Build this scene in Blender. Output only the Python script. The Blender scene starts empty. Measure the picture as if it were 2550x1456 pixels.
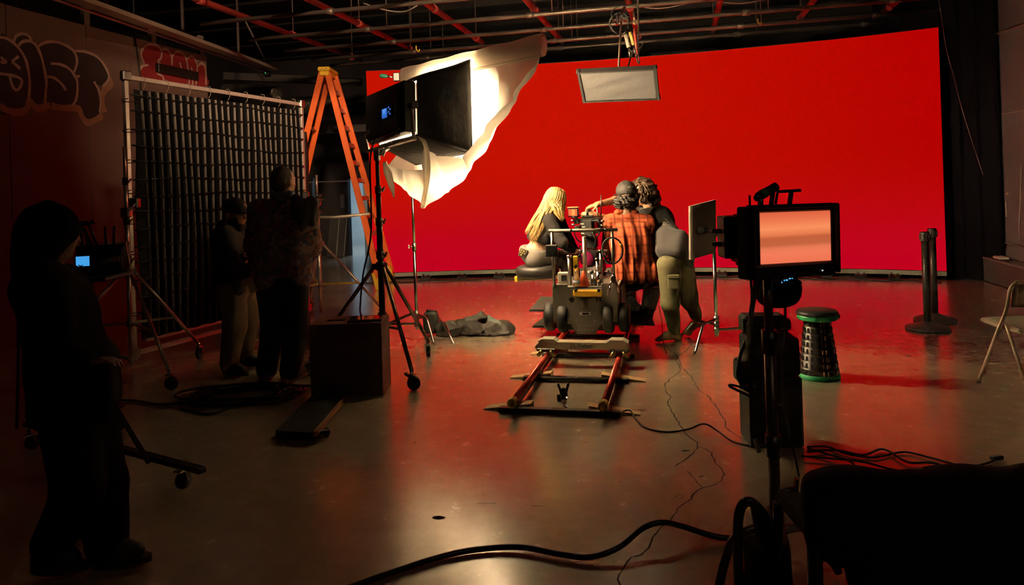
import bpy, math, random
import numpy as np
from mathutils import Vector, Matrix, Euler
R_ = random.Random(7)
scene = bpy.context.scene
COL = scene.collection

# ------------------------------------------------------------------ camera, light, exposure
FPX, CX, CY, CAMZ, ROLL = 1800.0, 1275.0, 460.0, 1.55, 0.034
cam_d = bpy.data.cameras.new('camera')
cam_d.sensor_fit = 'HORIZONTAL'; cam_d.sensor_width = 36.0
cam_d.lens = 36.0 * FPX / 2550.0
cam_d.shift_y = -(728.0 - CY) / 2550.0
cam_d.clip_start = 0.05; cam_d.clip_end = 100
cam = bpy.data.objects.new('camera', cam_d); COL.objects.link(cam)
cam.matrix_world = Matrix.Translation((0, 0, CAMZ)) @ Matrix.Rotation(math.pi/2, 4, 'X') @ Matrix.Rotation(-ROLL, 4, 'Z')
scene.camera = cam
scene.view_settings.view_transform = 'Standard'
scene.view_settings.look = 'None'
scene.view_settings.exposure = 0.0
scene.view_settings.gamma = 1.0
scene.view_settings.use_curve_mapping = False
scene.cycles.max_bounces = 8
scene.cycles.diffuse_bounces = 4
scene.cycles.glossy_bounces = 4
scene.cycles.transmission_bounces = 8
scene.cycles.use_denoising = True
try: scene.cycles.denoiser = 'OPENIMAGEDENOISE'
except Exception: pass
scene.cycles.sample_clamp_indirect = 40.0
world = bpy.data.worlds.new('world'); scene.world = world
world.use_nodes = True
world.node_tree.nodes['Background'].inputs[0].default_value = (0.5, 0.4, 0.4, 1)
world.node_tree.nodes['Background'].inputs[1].default_value = 0.0

CR, SR = math.cos(ROLL), math.sin(ROLL)
def PX(x, y, Y):
    """pixel of the photograph + distance along the view -> world point"""
    dx, dy = (x - CX) / FPX, (y - CY) / FPX
    return Vector(((dx*CR - dy*SR) * Y, Y, CAMZ - (dx*SR + dy*CR) * Y))
def FL(x, y, z=0.0):
    dx, dy = (x - CX) / FPX, (y - CY) / FPX
    return PX(x, y, (CAMZ - z) / (dx*SR + dy*CR))
V = Vector

def area_light(name, loc, target, sx, sy, power, col, parent=None, spread=None):
    d = bpy.data.lights.new(name, 'AREA'); d.shape = 'RECTANGLE'; d.size = sx; d.size_y = sy
    d.energy = power; d.color = col
    if spread is not None: d.spread = spread
    o = bpy.data.objects.new(name, d); COL.objects.link(o)
    o.location = loc
    o.rotation_euler = (Vector(target) - Vector(loc)).to_track_quat('-Z', 'Y').to_euler()
    return o
# the studio's softbox lamp, the daylight of the back room and two unseen lights added overhead to brighten the set
SB_AXIS = V((0.80, 0.60, -0.06)).normalized()
SB_ORG = PX(973, 282, 6.12)
area_light('softbox_lamp', SB_ORG + SB_AXIS*0.2, SB_ORG + SB_AXIS*2, 0.60, 0.36, 600, (1.0, 0.74, 0.45), spread=math.radians(158))
area_light('back_room_lamp', (-4.0, 18.6, 3.2), (-3.7, 17.6, 0.6), 1.4, 0.8, 110, (0.55, 0.8, 1.0))
area_light('added_ladder_light', (-0.6, 2.2, 4.6), (-3.2, 11.2, 2.6), 0.4, 0.3, 38, (1.0, 0.66, 0.40), spread=math.radians(40))  # unseen spot, added to brighten the ladder and frame top
area_light('added_fill_light', (2.4, -1.0, 4.7), (0.8, 4.6, 0.0), 1.0, 0.5, 7, (1.0, 0.66, 0.42))  # unseen weak fill, added from behind the camera to lift the dark figures
# ------------------------------------------------------------------ materials
MATS = {}
def lin(c):
    return tuple(((x/255)/12.92 if x/255 <= .04045 else ((x/255+.055)/1.055)**2.4) for x in c)
def M(name, col, rough=0.5, metal=0.0, var=0.12, scale=12.0, bump=0.0, bscale=40.0, spec=0.5, emit=None, estr=1.0, sheen=0.0, trans=0.0, alpha=1.0, coat=0.0):
    if name in MATS: return MATS[name]
    m = bpy.data.materials.new(name); m.use_nodes = True
    nt = m.node_tree; N = nt.nodes; L = nt.links
    b = N['Principled BSDF']
    b.inputs['Roughness'].default_value = rough
    b.inputs['Metallic'].default_value = metal
    b.inputs['Specular IOR Level'].default_value = spec
    b.inputs['Sheen Weight'].default_value = sheen
    b.inputs['Transmission Weight'].default_value = trans
    b.inputs['Coat Weight'].default_value = coat
    b.inputs['Alpha'].default_value = alpha
    tc = N.new('ShaderNodeTexCoord')
    ns = N.new('ShaderNodeTexNoise'); ns.inputs['Scale'].default_value = scale; ns.inputs['Detail'].default_value = 4
    L.new(tc.outputs['Object'], ns.inputs['Vector'])
    mx = N.new('ShaderNodeMix'); mx.data_type = 'RGBA'
    mx.inputs[6].default_value = (*[c*(1-var) for c in col], 1); mx.inputs[7].default_value = (*[min(1, c*(1+var)) for c in col], 1)
    L.new(ns.outputs['Fac'], mx.inputs[0]); L.new(mx.outputs[2], b.inputs['Base Color'])
    if bump:
        n2 = N.new('ShaderNodeTexNoise'); n2.inputs['Scale'].default_value = bscale; n2.inputs['Detail'].default_value = 3
        L.new(tc.outputs['Object'], n2.inputs['Vector'])
        bp = N.new('ShaderNodeBump'); bp.inputs['Strength'].default_value = bump; bp.inputs['Distance'].default_value = 0.01
        L.new(n2.outputs['Fac'], bp.inputs['Height']); L.new(bp.outputs[0], b.inputs['Normal'])
    if emit is not None:
        b.inputs['Emission Color'].default_value = (*emit, 1); b.inputs['Emission Strength'].default_value = estr
    MATS[name] = m
    return m
def node_mat(name):
    m = bpy.data.materials.new(name); m.use_nodes = True; MATS[name] = m
    return m, m.node_tree.nodes, m.node_tree.links, m.node_tree.nodes['Principled BSDF']

black = M('black_paint', (.012, .011, .011), .45)
blackmatte = M('black_matte', (.010, .009, .0095), .85, bump=.2)
blackplastic = M('black_plastic', (.016, .015, .015), .35)
rubber = M('rubber', (.014, .013, .013), .6, bump=.15, bscale=60)
chrome = M('chrome', (.62, .60, .58), .22, 1.0, var=.08)
steel = M('brushed_steel', (.42, .40, .38), .35, 1.0, var=.15)
darksteel = M('dark_steel', (.10, .095, .09), .4, .9)
graymetal = M('grey_paint_metal', (.16, .145, .12), .45, .3, bump=.05)
dollygray = M('dolly_grey', (.15, .135, .105), .48, .25, var=.2, scale=6, bump=.06)
wedgewood = M('wedge_wood', (.52, .33, .16), .6, var=.25, scale=20, bump=.1)
yellow = M('yellow_paint', (.72, .43, .02), .42, var=.15)
yellowtape = M('yellow_tape', (.66, .40, .06), .5)
orange = M('orange_fibreglass', (.78, .13, .015), .4, var=.2, scale=5)
redrail = M('red_rail', (.50, .045, .03), .28, .35, var=.2, scale=5)
redpipe = M('red_pipe', (.36, .045, .035), .5, var=.3, scale=4)
greypipe = M('grey_pipe', (.16, .12, .10), .45, .5, var=.4, scale=3)
white = M('white_plastic', (.75, .72, .66), .45)
skin = M('skin', (.46, .23, .13), .5, var=.1, scale=25)
skinp = M('skin_pale', (.56, .33, .21), .5, var=.1, scale=25)
skind = M('skin_dark', (.17, .09, .055), .5, var=.1, scale=25)
eyewhite = M('eye_white', (.7, .68, .64), .2)
eyedark = M('eye_dark', (.02, .015, .012), .15)
green = M('green_plastic', (.01, .27, .10), .4)
blackfab = M('black_fabric', (.010, .009, .009), .95, bump=.4, bscale=120, sheen=.08, spec=.2)

# ------------------------------------------------------------------ mesh helpers
def link(o, parent=None):
    COL.objects.link(o)
    if parent is not None: o.parent = parent
    return o
class MB:
    def __init__(s): s.v = []; s.f = []; s.sm = []
    def add(s, vs, fs, smooth=False):
        n = len(s.v); s.v += [tuple(p) for p in vs]
        s.f += [tuple(i+n for i in f) for f in fs]; s.sm += [smooth]*len(fs)
        return s
    def box(s, c, size, rot=None, bev=0.0):
        hx, hy, hz = size[0]/2, size[1]/2, size[2]/2
        c = Vector(c)
        if bev <= 0:
            vs = [Vector((x*hx, y*hy, z*hz)) for z in (-1, 1) for y in (-1, 1) for x in (-1, 1)]
            fs = [(0,2,3,1),(4,5,7,6),(0,1,5,4),(2,6,7,3),(0,4,6,2),(1,3,7,5)]
        else:
            b = min(bev, hx*.9, hy*.9, hz*.9)
            vs = []; idx = {}
            for sx in (-1,1):
                for sy in (-1,1):
                    for sz in (-1,1):
                        for ax in range(3):
                            h = [hx-b, hy-b, hz-b]; full = (hx, hy, hz); h[ax] = full[ax]
                            idx[(sx,sy,sz,ax)] = len(vs); vs.append(Vector((sx*h[0], sy*h[1], sz*h[2])))
            fs = []
            for ax in range(3):
                a, b2 = (ax+1)%3, (ax+2)%3
                for sg in (-1,1):
                    q = []
                    for p, r in ((-1,-1),(1,-1),(1,1),(-1,1)):
                        t = [0,0,0]; t[ax]=sg; t[a]=p; t[b2]=r; q.append(idx[(*t, ax)])
                    fs.append(tuple(q) if sg > 0 else tuple(q[::-1]))
                for p in (-1,1):
                    for r in (-1,1):
                        t0=[0,0,0]; t0[a]=p; t0[b2]=r; t1=list(t0); t0[ax]=-1; t1[ax]=1
                        q=(idx[(*t0,a)], idx[(*t1,a)], idx[(*t1,b2)], idx[(*t0,b2)])
                        fs.append(q if p*r < 0 else q[::-1])
            for sx in (-1,1):
                for sy in (-1,1):
                    for sz in (-1,1):
                        q=(idx[(sx,sy,sz,0)], idx[(sx,sy,sz,1)], idx[(sx,sy,sz,2)])
                        fs.append(q if sx*sy*sz > 0 else q[::-1])
        if rot is not None:
            m = rot if isinstance(rot, Matrix) else Euler(rot).to_matrix()
            vs = [m @ p for p in vs]
        return s.add([p + c for p in vs], fs)
    def beam(s, a, b, w, h, up=(0,0,1), bev=0.0):
        a, b = Vector(a), Vector(b); d = b - a; L = d.length
        y = d.normalized(); up = Vector(up)
        x = y.cross(up)
        if x.length < 1e-4: x = y.cross(Vector((1,0,0)))
        x.normalize(); z = x.cross(y)
        m = Matrix((x, y, z)).transposed()
        return s.box((a+b)/2, (w, L, h), m, bev)
    def tube(s, pts, r, n=10, caps=True, smooth=True, closed=False):
        pts = [Vector(p) for p in pts]; k = len(pts)
        rs = r if isinstance(r, (list, tuple)) else [r]*k
        T = []
        for i in range(k):
            if closed: t = pts[(i+1)%k] - pts[i-1]
            else: t = pts[min(i+1,k-1)] - pts[max(i-1,0)]
            T.append(t.normalized() if t.length > 1e-9 else Vector((0,0,1)))
        u = T[0].orthogonal().normalized()
        vs = []
        for i in range(k):
            u = (u - T[i]*u.dot(T[i]))
            u = u.normalized() if u.length > 1e-6 else T[i].orthogonal().normalized()
            w = T[i].cross(u)
            for j in range(n):
                a = 2*math.pi*j/n
                vs.append(pts[i] + (u*math.cos(a) + w*math.sin(a))*rs[i])
        fs = []
        m = k if closed else k-1
        for i in range(m):
            i2 = (i+1)%k
            for j in range(n):
                j2 = (j+1)%n
                fs.append((i*n+j, i*n+j2, i2*n+j2, i2*n+j))
        s.add(vs, fs, smooth)
        if caps and not closed:
            o = len(s.v) - len(vs)
            s.f.append(tuple(o+j for j in reversed(range(n)))); s.sm.append(False)
            s.f.append(tuple(o+(k-1)*n+j for j in range(n))); s.sm.append(False)
        return s
    def lathe(s, prof, c=(0,0,0), axis=(0,0,1), n=24, smooth=True):
        q = Vector((0,0,1)).rotation_difference(Vector(axis)); c = Vector(c)
        k = len(prof); vs = []
        for r, z in prof:
            for j in range(n):
                a = 2*math.pi*j/n
                vs.append(c + q @ Vector((r*math.cos(a), r*math.sin(a), z)))
        fs = [(i*n+j, i*n+(j+1)%n, (i+1)*n+(j+1)%n, (i+1)*n+j) for i in range(k-1) for j in range(n)]
        s.add(vs, fs, smooth)
        o = len(s.v)-len(vs)
        if prof[0][0] > 1e-5: s.f.append(tuple(o+j for j in reversed(range(n)))); s.sm.append(False)
        if prof[-1][0] > 1e-5: s.f.append(tuple(o+(k-1)*n+j for j in range(n))); s.sm.append(False)
        return s
    def cyl(s, a, b, r, n=16, r2=None):
        return s.tube([a, b], [r, r if r2 is None else r2], n)
    def sphere(s, c, r, n=12, m=8, rot=None):
        rr = r if isinstance(r, (list, tuple)) else (r, r, r)
        c = Vector(c); vs = []; fs = []
        mt = Euler(rot).to_matrix() if rot is not None else Matrix.Identity(3)
        for i in range(m+1):
            ph = math.pi*i/m
            for j in range(n):
                a = 2*math.pi*j/n
                vs.append(c + mt @ Vector((rr[0]*math.sin(ph)*math.cos(a), rr[1]*math.sin(ph)*math.sin(a), -rr[2]*math.cos(ph))))
        for i in range(m):
            for j in range(n):
                fs.append((i*n+j, i*n+(j+1)%n, (i+1)*n+(j+1)%n, (i+1)*n+j))
        return s.add(vs, fs, True)
    def prism(s, poly, mtx, d):
        """poly: 2D outline in local xz, extruded along local y by d (centred)"""
        n = len(poly)
        vs = [mtx @ Vector((p[0], -d/2, p[1])) for p in poly] + [mtx @ Vector((p[0], d/2, p[1])) for p in poly]
        fs = [tuple(range(n)), tuple(reversed(range(n, 2*n)))] + [((i+1)%n, i, n+i, n+(i+1)%n) for i in range(n)]
        return s.add(vs, fs)
    def grid(s, P, smooth=True):
        k, n = len(P), len(P[0])
        return s.add([p for row in P for p in row], [(i*n+j, i*n+j+1, (i+1)*n+j+1, (i+1)*n+j) for i in range(k-1) for j in range(n-1)], smooth)
    def mesh(s, name):
        me = bpy.data.meshes.new(name)
        me.from_pydata(s.v, [], s.f)
        me.polygons.foreach_set('use_smooth', s.sm); me.update()
        return me
    def build(s, name, mat, parent=None):
        me = s.mesh(name)
        me.materials.append(mat)
        o = bpy.data.objects.new(name, me)
        return link(o, parent)
def tag(o, label, cat, group=None, kind=None):
    o['label'] = label
    if cat: o['category'] = cat
    if group: o['group'] = group
    if kind: o['kind'] = kind
    return o
def thing(name, label, cat, loc=(0,0,0), rz=0, group=None):
    o = bpy.data.objects.new(name, None); o.empty_display_size = .1
    link(o); o.location = loc; o.rotation_euler = (0, 0, rz)
    return tag(o, label, cat, group)
def struct(o):
    o['kind'] = 'structure'; return o
def anchor(root, loc):
    """put an Empty at its thing's base while its parts, built in world space, stay where they are"""
    root.location = loc
    inv = Matrix.Translation(Vector(loc)).inverted()
    for ch in root.children: ch.matrix_parent_inverse = inv
def solid(o, t, off=0.0):
    m = o.modifiers.new('solidify', 'SOLIDIFY'); m.thickness = t; m.offset = off; return o
def bevel(o, w, seg=2):
    m = o.modifiers.new('bevel', 'BEVEL'); m.width = w; m.segments = seg; m.limit_method = 'ANGLE'; m.angle_limit = .6
    return o
def spline(pts, n=8, closed=False):
    pts = [Vector(p) for p in pts]; k = len(pts); out = []
    rng = k if closed else k-1
    for i in range(rng):
        p0 = pts[(i-1)%k] if closed or i > 0 else pts[0]*2-pts[1]
        p1 = pts[i]; p2 = pts[(i+1)%k]
        p3 = pts[(i+2)%k] if closed or i+2 < k else pts[-1]*2-pts[-2]
        for j in range(n):
            t = j/n
            out.append(.5*((2*p1)+(p2-p0)*t+(2*p0-5*p1+4*p2-p3)*t*t+(3*p1-p0-3*p2+p3)*t**3))
    if not closed: out.append(pts[-1])
    return out
def text_obj(name, body, size, mat, mtx, parent=None, depth=.001, align='CENTER', shear=0, sx=1.0):
    cu = bpy.data.curves.new(name, 'FONT'); cu.body = body; cu.size = size; cu.extrude = depth
    cu.align_x = align; cu.align_y = 'CENTER'; cu.shear = shear; cu.resolution_u = 3
    o = bpy.data.objects.new(name, cu)
    me = bpy.data.meshes.new_from_object(o); bpy.data.objects.remove(o)
    me.transform(mtx @ Matrix.Diagonal((sx,1,1,1))); me.materials.append(mat)
    return link(bpy.data.objects.new(name, me), parent)
def frame_m(o, x, z, y=None):
    """4x4 with local x, z axes given (y = z cross x)"""
    x = Vector(x).normalized(); z = Vector(z); z = (z - x*z.dot(x)).normalized(); yv = z.cross(x)
    m = Matrix((x, yv, z)).transposed().to_4x4(); m.translation = Vector(o); return m

# ------------------------------------------------------------------ smooth implicit surfaces (bodies, clothes, bags)
def _seg(P, a, b, ra, rb):
    a = np.array(a, dtype=np.float32); b = np.array(b, dtype=np.float32); ab = b-a
    l2 = float(ab@ab)+1e-12
    t = np.clip(((P-a)@ab)/l2, 0, 1)
    return np.linalg.norm(P-(a+t[...,None]*ab), axis=-1) - (ra+(rb-ra)*t)
def cap(a, b, ra, rb=None, k=.02, sub=False, sq=None): return ('c', Vector(a), Vector(b), ra, ra if rb is None else rb, k, sub, sq)
def ell(c, r, rot=None, k=.02, sub=False): return ('e', Vector(c), r, rot if rot is not None else Matrix.Identity(3), 0, k, sub, None)
def rbox(c, h, rnd=.01, rot=None, k=.01, sub=False): return ('b', Vector(c), h, rot if rot is not None else Matrix.Identity(3), rnd, k, sub, None)
def _bounds(p):
    if p[0] == 'c':
        r = max(p[3], p[4])
        return np.minimum(p[1], p[2])-r, np.maximum(p[1], p[2])+r
    r = max(p[2]) * (1 if p[0]=='e' else 1.75) + (p[4] if p[0]=='b' else 0)
    return np.array(p[1])-r, np.array(p[1])+r
def sdf_mesh(name, prims, mat, parent=None, res=.01, disp=None, clipz=None):
    B = [_bounds(p) for p in prims if not p[6]]
    lo = np.min([b[0] for b in B], axis=0) - 3*res; hi = np.max([b[1] for b in B], axis=0) + 3*res
    n = np.ceil((hi-lo)/res).astype(int)+1
    F = np.full(n, 1.0, dtype=np.float32)
    ax = [lo[i]+res*np.arange(n[i]) for i in range(3)]
    for p in prims:
        b0, b1 = _bounds(p); mg = p[5]+3*res + (.02 if disp else 0)
        i0 = np.maximum(0, np.floor((b0-mg-lo)/res).astype(int)); i1 = np.minimum(n, np.ceil((b1+mg-lo)/res).astype(int)+1)
        if np.any(i1 <= i0): continue
        sl = tuple(slice(i0[i], i1[i]) for i in range(3))
        G = np.stack(np.meshgrid(*[ax[i][sl[i]] for i in range(3)], indexing='ij'), -1).astype(np.float32)
        if p[0] == 'c':
            d = _seg(G, p[1], p[2], p[3], p[4])
        else:
            m = np.array(p[3], dtype=np.float32)
            Q = (G-np.array(p[1], dtype=np.float32)) @ m      # rows of G times rot -> local
            if p[0] == 'e':
                r = np.array(p[2], dtype=np.float32)
                k0 = np.linalg.norm(Q/r, axis=-1); k1 = np.linalg.norm(Q/(r*r), axis=-1)+1e-6
                d = k0*(k0-1)/k1
            else:
                q = np.abs(Q)-(np.array(p[2], dtype=np.float32)-p[4])
                d = np.linalg.norm(np.maximum(q,0), axis=-1)+np.minimum(q.max(-1),0)-p[4]
        A = F[sl]; k = p[5]
        if p[6]:
            d = -d
            h = np.clip(.5-.5*(d-A)/-k if False else .5+.5*(d-A)/k, 0, 1)
            F[sl] = A*(1-h)+d*h + k*h*(1-h)
        else:
            h = np.clip(.5+.5*(A-d)/k, 0, 1)
            F[sl] = A*(1-h)+d*h - k*h*(1-h)
    if disp is not None:
        near = np.abs(F) < .05
        I = np.argwhere(near); P = lo + I*res
        F[near] += disp(P).astype(np.float32)
    if clipz is not None:
        zz = ax[2][None,None,:]; F = np.maximum(F, (clipz - zz).astype(np.float32))
    F[0]=F[-1]=1; F[:,0]=F[:,-1]=1; F[:,:,0]=F[:,:,-1]=1
    ins = F < 0
    cnt = np.zeros(n-1, dtype=np.int8)
    for dx in (0,1):
        for dy in (0,1):
            for dz in (0,1):
                cnt += ins[dx:n[0]-1+dx, dy:n[1]-1+dy, dz:n[2]-1+dz]
    C = np.argwhere((cnt > 0) & (cnt < 8))
    if not len(C): return None
    imap = np.full(n-1, -1, dtype=np.int32); imap[C[:,0],C[:,1],C[:,2]] = np.arange(len(C))
    cr = [(dx,dy,dz) for dx in (0,1) for dy in (0,1) for dz in (0,1)]
    val = np.stack([F[C[:,0]+a, C[:,1]+b, C[:,2]+c] for a,b,c in cr], 1)
    acc = np.zeros((len(C),3)); num = np.zeros(len(C))
    for i in range(8):
        for j in range(i+1,8):
            if sum(abs(cr[i][t]-cr[j][t]) for t in range(3)) != 1: continue
            m = (val[:,i] < 0) != (val[:,j] < 0)
            t = val[m,i]/(val[m,i]-val[m,j])
            a = np.array(cr[i]); b = np.array(cr[j])
            acc[m] += a + t[:,None]*(b-a); num[m] += 1
    vert = lo + (C + acc/num[:,None])*res
    quads = []
    for axn in range(3):
        sl0 = [slice(0,None)]*3; sl1 = [slice(0,None)]*3; sl0[axn] = slice(0,-1); sl1[axn] = slice(1,None)
        ch = ins[tuple(sl0)] != ins[tuple(sl1)]
        E = np.argwhere(ch)
        u, w = (axn+1)%3, (axn+2)%3
        ok = (E[:,u]>0)&(E[:,w]>0)&(E[:,u]<n[u]-1)&(E[:,w]<n[w]-1); E = E[ok]
        flip = ins[E[:,0],E[:,1],E[:,2]]
        def at(du, dw):
            I = E.copy(); I[:,u]+=du; I[:,w]+=dw; return imap[I[:,0],I[:,1],I[:,2]]
        q = np.stack([at(-1,-1), at(0,-1), at(0,0), at(-1,0)], 1)
        q[~flip] = q[~flip][:, ::-1]
        quads.append(q)
    Q = np.concatenate(quads)
    me = bpy.data.meshes.new(name)
    me.vertices.add(len(vert)); me.vertices.foreach_set('co', vert.astype(np.float32).ravel())
    me.loops.add(Q.size); me.loops.foreach_set('vertex_index', Q.ravel().astype(np.int32))
    me.polygons.add(len(Q)); me.polygons.foreach_set('loop_start', np.arange(0, Q.size, 4, dtype=np.int32))
    me.polygons.foreach_set('use_smooth', np.ones(len(Q), dtype=bool))
    me.update(calc_edges=True); me.validate()
    me.materials.append(mat)
    return link(bpy.data.objects.new(name, me), parent)
def folds(freq=30, amp=.004, seed=0, dirv=(0,0,1), anis=.25):
    rg = np.random.RandomState(seed)
    D = np.array(dirv, dtype=float); D /= np.linalg.norm(D)
    ks = []
    for _ in range(7):
        k = rg.normal(size=3); k /= np.linalg.norm(k); k = k - D*(k@D)*(1-anis)
        ks.append((k*freq*rg.uniform(.5,1.6), rg.uniform(0,6.28)))
    def f(P):
        s = np.zeros(len(P))
        for k, ph in ks: s += np.sin(P@k+ph)
        return amp*s/2.2
    return f
# ------------------------------------------------------------------ the studio: floor, walls, ceiling
TH = math.radians(13.0)
RV, FV = V((math.cos(TH), -math.sin(TH), 0)), V((math.sin(TH), math.cos(TH), 0))
def RF(r, f, z=0.0): return RV*r + FV*f + V((0,0,z))
ROOM = Matrix((RV, FV, V((0,0,1)))).transposed()
fm, N, L, B = node_mat('concrete_floor')
tc = N.new('ShaderNodeTexCoord')
n1 = N.new('ShaderNodeTexNoise'); n1.inputs['Scale'].default_value = .9; n1.inputs['Detail'].default_value = 6; n1.inputs['Roughness'].default_value = .6
n2 = N.new('ShaderNodeTexNoise'); n2.inputs['Scale'].default_value = 7; n2.inputs['Detail'].default_value = 8; n2.inputs['Roughness'].default_value = .7
n3 = N.new('ShaderNodeTexNoise'); n3.inputs['Scale'].default_value = 160; n3.inputs['Detail'].default_value = 3
for n in (n1, n2, n3): L.new(tc.outputs['Object'], n.inputs['Vector'])
r1 = N.new('ShaderNodeValToRGB'); r1.color_ramp.elements[0].position = .3; r1.color_ramp.elements[1].position = .7
r1.color_ramp.elements[0].color = (.47, .37, .255, 1); r1.color_ramp.elements[1].color = (.58, .47, .34, 1)
r2 = N.new('ShaderNodeValToRGB'); r2.color_ramp.elements[0].position = .28; r2.color_ramp.elements[1].position = .62
r2.color_ramp.elements[0].color = (.80, .78, .76, 1); r2.color_ramp.elements[1].color = (1, 1, 1, 1)
mx = N.new('ShaderNodeMix'); mx.data_type = 'RGBA'; mx.blend_type = 'MULTIPLY'; mx.inputs[0].default_value = 1
L.new(n1.outputs['Fac'], r1.inputs[0]); L.new(n2.outputs['Fac'], r2.inputs[0])
L.new(r1.outputs[0], mx.inputs[6]); L.new(r2.outputs[0], mx.inputs[7]); L.new(mx.outputs[2], B.inputs['Base Color'])
mr = N.new('ShaderNodeMapRange'); mr.inputs[1].default_value = .3; mr.inputs[2].default_value = .7; mr.inputs[3].default_value = .24; mr.inputs[4].default_value = .28
L.new(n2.outputs['Fac'], mr.inputs[0]); L.new(mr.outputs[0], B.inputs['Roughness'])
B.inputs['Specular IOR Level'].default_value = .7; B.inputs['Coat Weight'].default_value = 1.0; B.inputs['Coat Roughness'].default_value = .20; B.inputs['Coat IOR'].default_value = 1.85
bp = N.new('ShaderNodeBump'); bp.inputs['Strength'].default_value = .06; bp.inputs['Distance'].default_value = .004
L.new(n3.outputs['Fac'], bp.inputs['Height']); L.new(bp.outputs[0], B.inputs['Normal'])

floor = MB().box((-2, 8.0, -.05), (23, 30, .1)).build('floor', fm)
tag(floor, 'worn polished concrete studio floor with cracks', None, kind='structure')
ceil_m = M('ceiling_black', (.018, .014, .014), .9)
struct(MB().box(RF(-2.5, 7, 5.05), (18, 30, .1), ROOM).build('ceiling', ceil_m))
for o in [bpy.data.objects['ceiling']]: tag(o, 'black painted studio ceiling above the pipe grid', None)
joist_m = M('joist_black', (.03, .022, .02), .8)
for i in range(12):
    MB().box(RF(-2.8, -1.5 + i*1.55, 4.86), (14.4, .10, .26), ROOM).build('joist', joist_m, bpy.data.objects['ceiling'])

wallblack = M('wall_black', (.022, .017, .018), .75, bump=.2, bscale=6)
# back wall with a lit doorway and a narrow gap of a second door left ajar
BF = 15.9
def backbox(r0, r1, z0, z1): return ((RF((r0+r1)/2, BF, (z0+z1)/2)), (r1-r0, .16, z1-z0))
def ray_f(x, y):   # r coordinate of a pixel on the back wall plane
    p = PX(x, y, 1) - V((0,0,CAMZ)); t = BF / p.dot(FV); return (p*t).dot(RV), CAMZ + p.z*t
rd0, zd = ray_f(868, 445); rd1, _ = ray_f(916, 445); rs0, zs = ray_f(780, 440); rs1, _ = ray_f(787, 440)
wb = MB()
wb.box(*backbox(-10.2, rs0, 0, 5), ROOM); wb.box(*backbox(rs1, rd0, 0, 5), ROOM); wb.box(*backbox(rd1, 7, 0, 5), ROOM)
wb.box(*backbox(rs0, rs1, zs, 5), ROOM); wb.box(*backbox(rd0, rd1, zd, 5), ROOM)
wb.box(*backbox(rs0, rs1, 0, .62), ROOM)
tag(struct(wb.build('wall_back', wallblack)), 'black painted wall with a lit doorway far behind the ladder', None)
# back room beyond the doorway
brm = M('back_room_wall', (.55, .60, .62), .7)
wr = MB(); wr.box(RF(-7.0, BF+3.2, 2.5), (6.2, .1, 5), ROOM); wr.box(RF(-10.0, BF+1.6, 2.5), (.1, 3.2, 5), ROOM); wr.box(RF(-4.0, BF+1.6, 2.5), (.1, 3.2, 5), ROOM)
tag(struct(wr.build('wall_back_room', brm)), 'pale wall of the daylit room seen through the doorway', None)
dfm = M('door_frame_blue', (.45, .60, .68), .5)
d1 = MB(); d1.box(RF(rd1-.13, BF+.25, 1.0), (.09, .3, 2.0), ROOM); d1.box(RF(rd1-.27, BF+.5, 1.0), (.03, .6, 2.0), Matrix.Rotation(.2, 3, 'Z') @ ROOM)
dd = d1.build('door_1', dfm); tag(struct(dd), 'pale blue door standing ajar in the far doorway', None)
MB().sphere(RF(rd1-.30, BF+.2, 1.0), .03).build('door_handle', chrome, dd)
purple = M('purple_plastic', (.24, .16, .62), .5)
pb = MB().lathe([(.17,0),(.2,.08),(.215,.45),(.19,.5),(.05,.51)], RF(rd0+.22, BF+.85, 0)).build('purple_bin', purple)
tag(pb, 'purple rounded bin seen through the far doorway', 'bin')
MB().lathe([(.20,.495),(.226,.50),(.226,.53),(.20,.53)], RF(rd0+.22, BF+.85, 0)).build('rim', purple, pb)
ob = thing('orange_case', 'orange case on a dark crate in the far room', 'case', RF(rd0+.14, BF+1.25, .62), -TH)
MB().box((0,0,.16), (.34,.25,.3), bev=.02).build('case_body', M('orange_case', (.7,.22,.02), .5), ob)
MB().box((0,-.13,.24), (.14,.02,.03), bev=.005).build('handle', black, ob)
cb = MB().box(RF(rd0+.14, BF+1.25, .31), (.42,.3,.62), ROOM, .01).build('dark_crate', blackplastic)
tag(cb, 'dark crate under the orange case in the far room', 'crate')
# panels leaning by the doorway
for i, (px, ph, w, lab) in enumerate([(846, .92, .24, 'dark scuffed board leaning on the back wall, left of two'), (868, 1.0, .18, 'black narrow board leaning by the doorway, right of two')]):
    r, _ = ray_f(px, 600)
    t = thing('leaning_board', lab, 'board', RF(r, BF-.45, 0), -TH, 'boards leaning by the far doorway')
    m = Matrix.Rotation(-.25, 3, 'X')
    MB().box((0, .12, ph/2), (w, .02, ph), m, .004).build('board_panel', M('board_dark', (.05,.048,.048), .6), t)
    MB().box((w/2, .115, ph/2), (.014, .026, ph), m, .003).build('edge_strip', M('board_edge', (.30,.28,.24), .5), t)
ms = M('metal_plate', (.10,.10,.095), .6)
r, _ = ray_f(858, 510)
tag(MB().box(RF(r, BF-.1, 1.30), (.10,.03,.32), ROOM, .004).build('wall_switch_box', ms), 'tall grey box on the black wall left of the doorway', 'switch box')

# right wall
RW = 4.28
rwm = M('wall_purple', (.085, .062, .072), .7, var=.3, scale=2, bump=.25, bscale=10)
wr = struct(MB().box(RF(RW+.06, 6, 2.5), (.12, 20, 5), ROOM).build('wall_right', rwm)); tag(wr, 'dusky plum coloured studio wall at the right', None)
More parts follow.
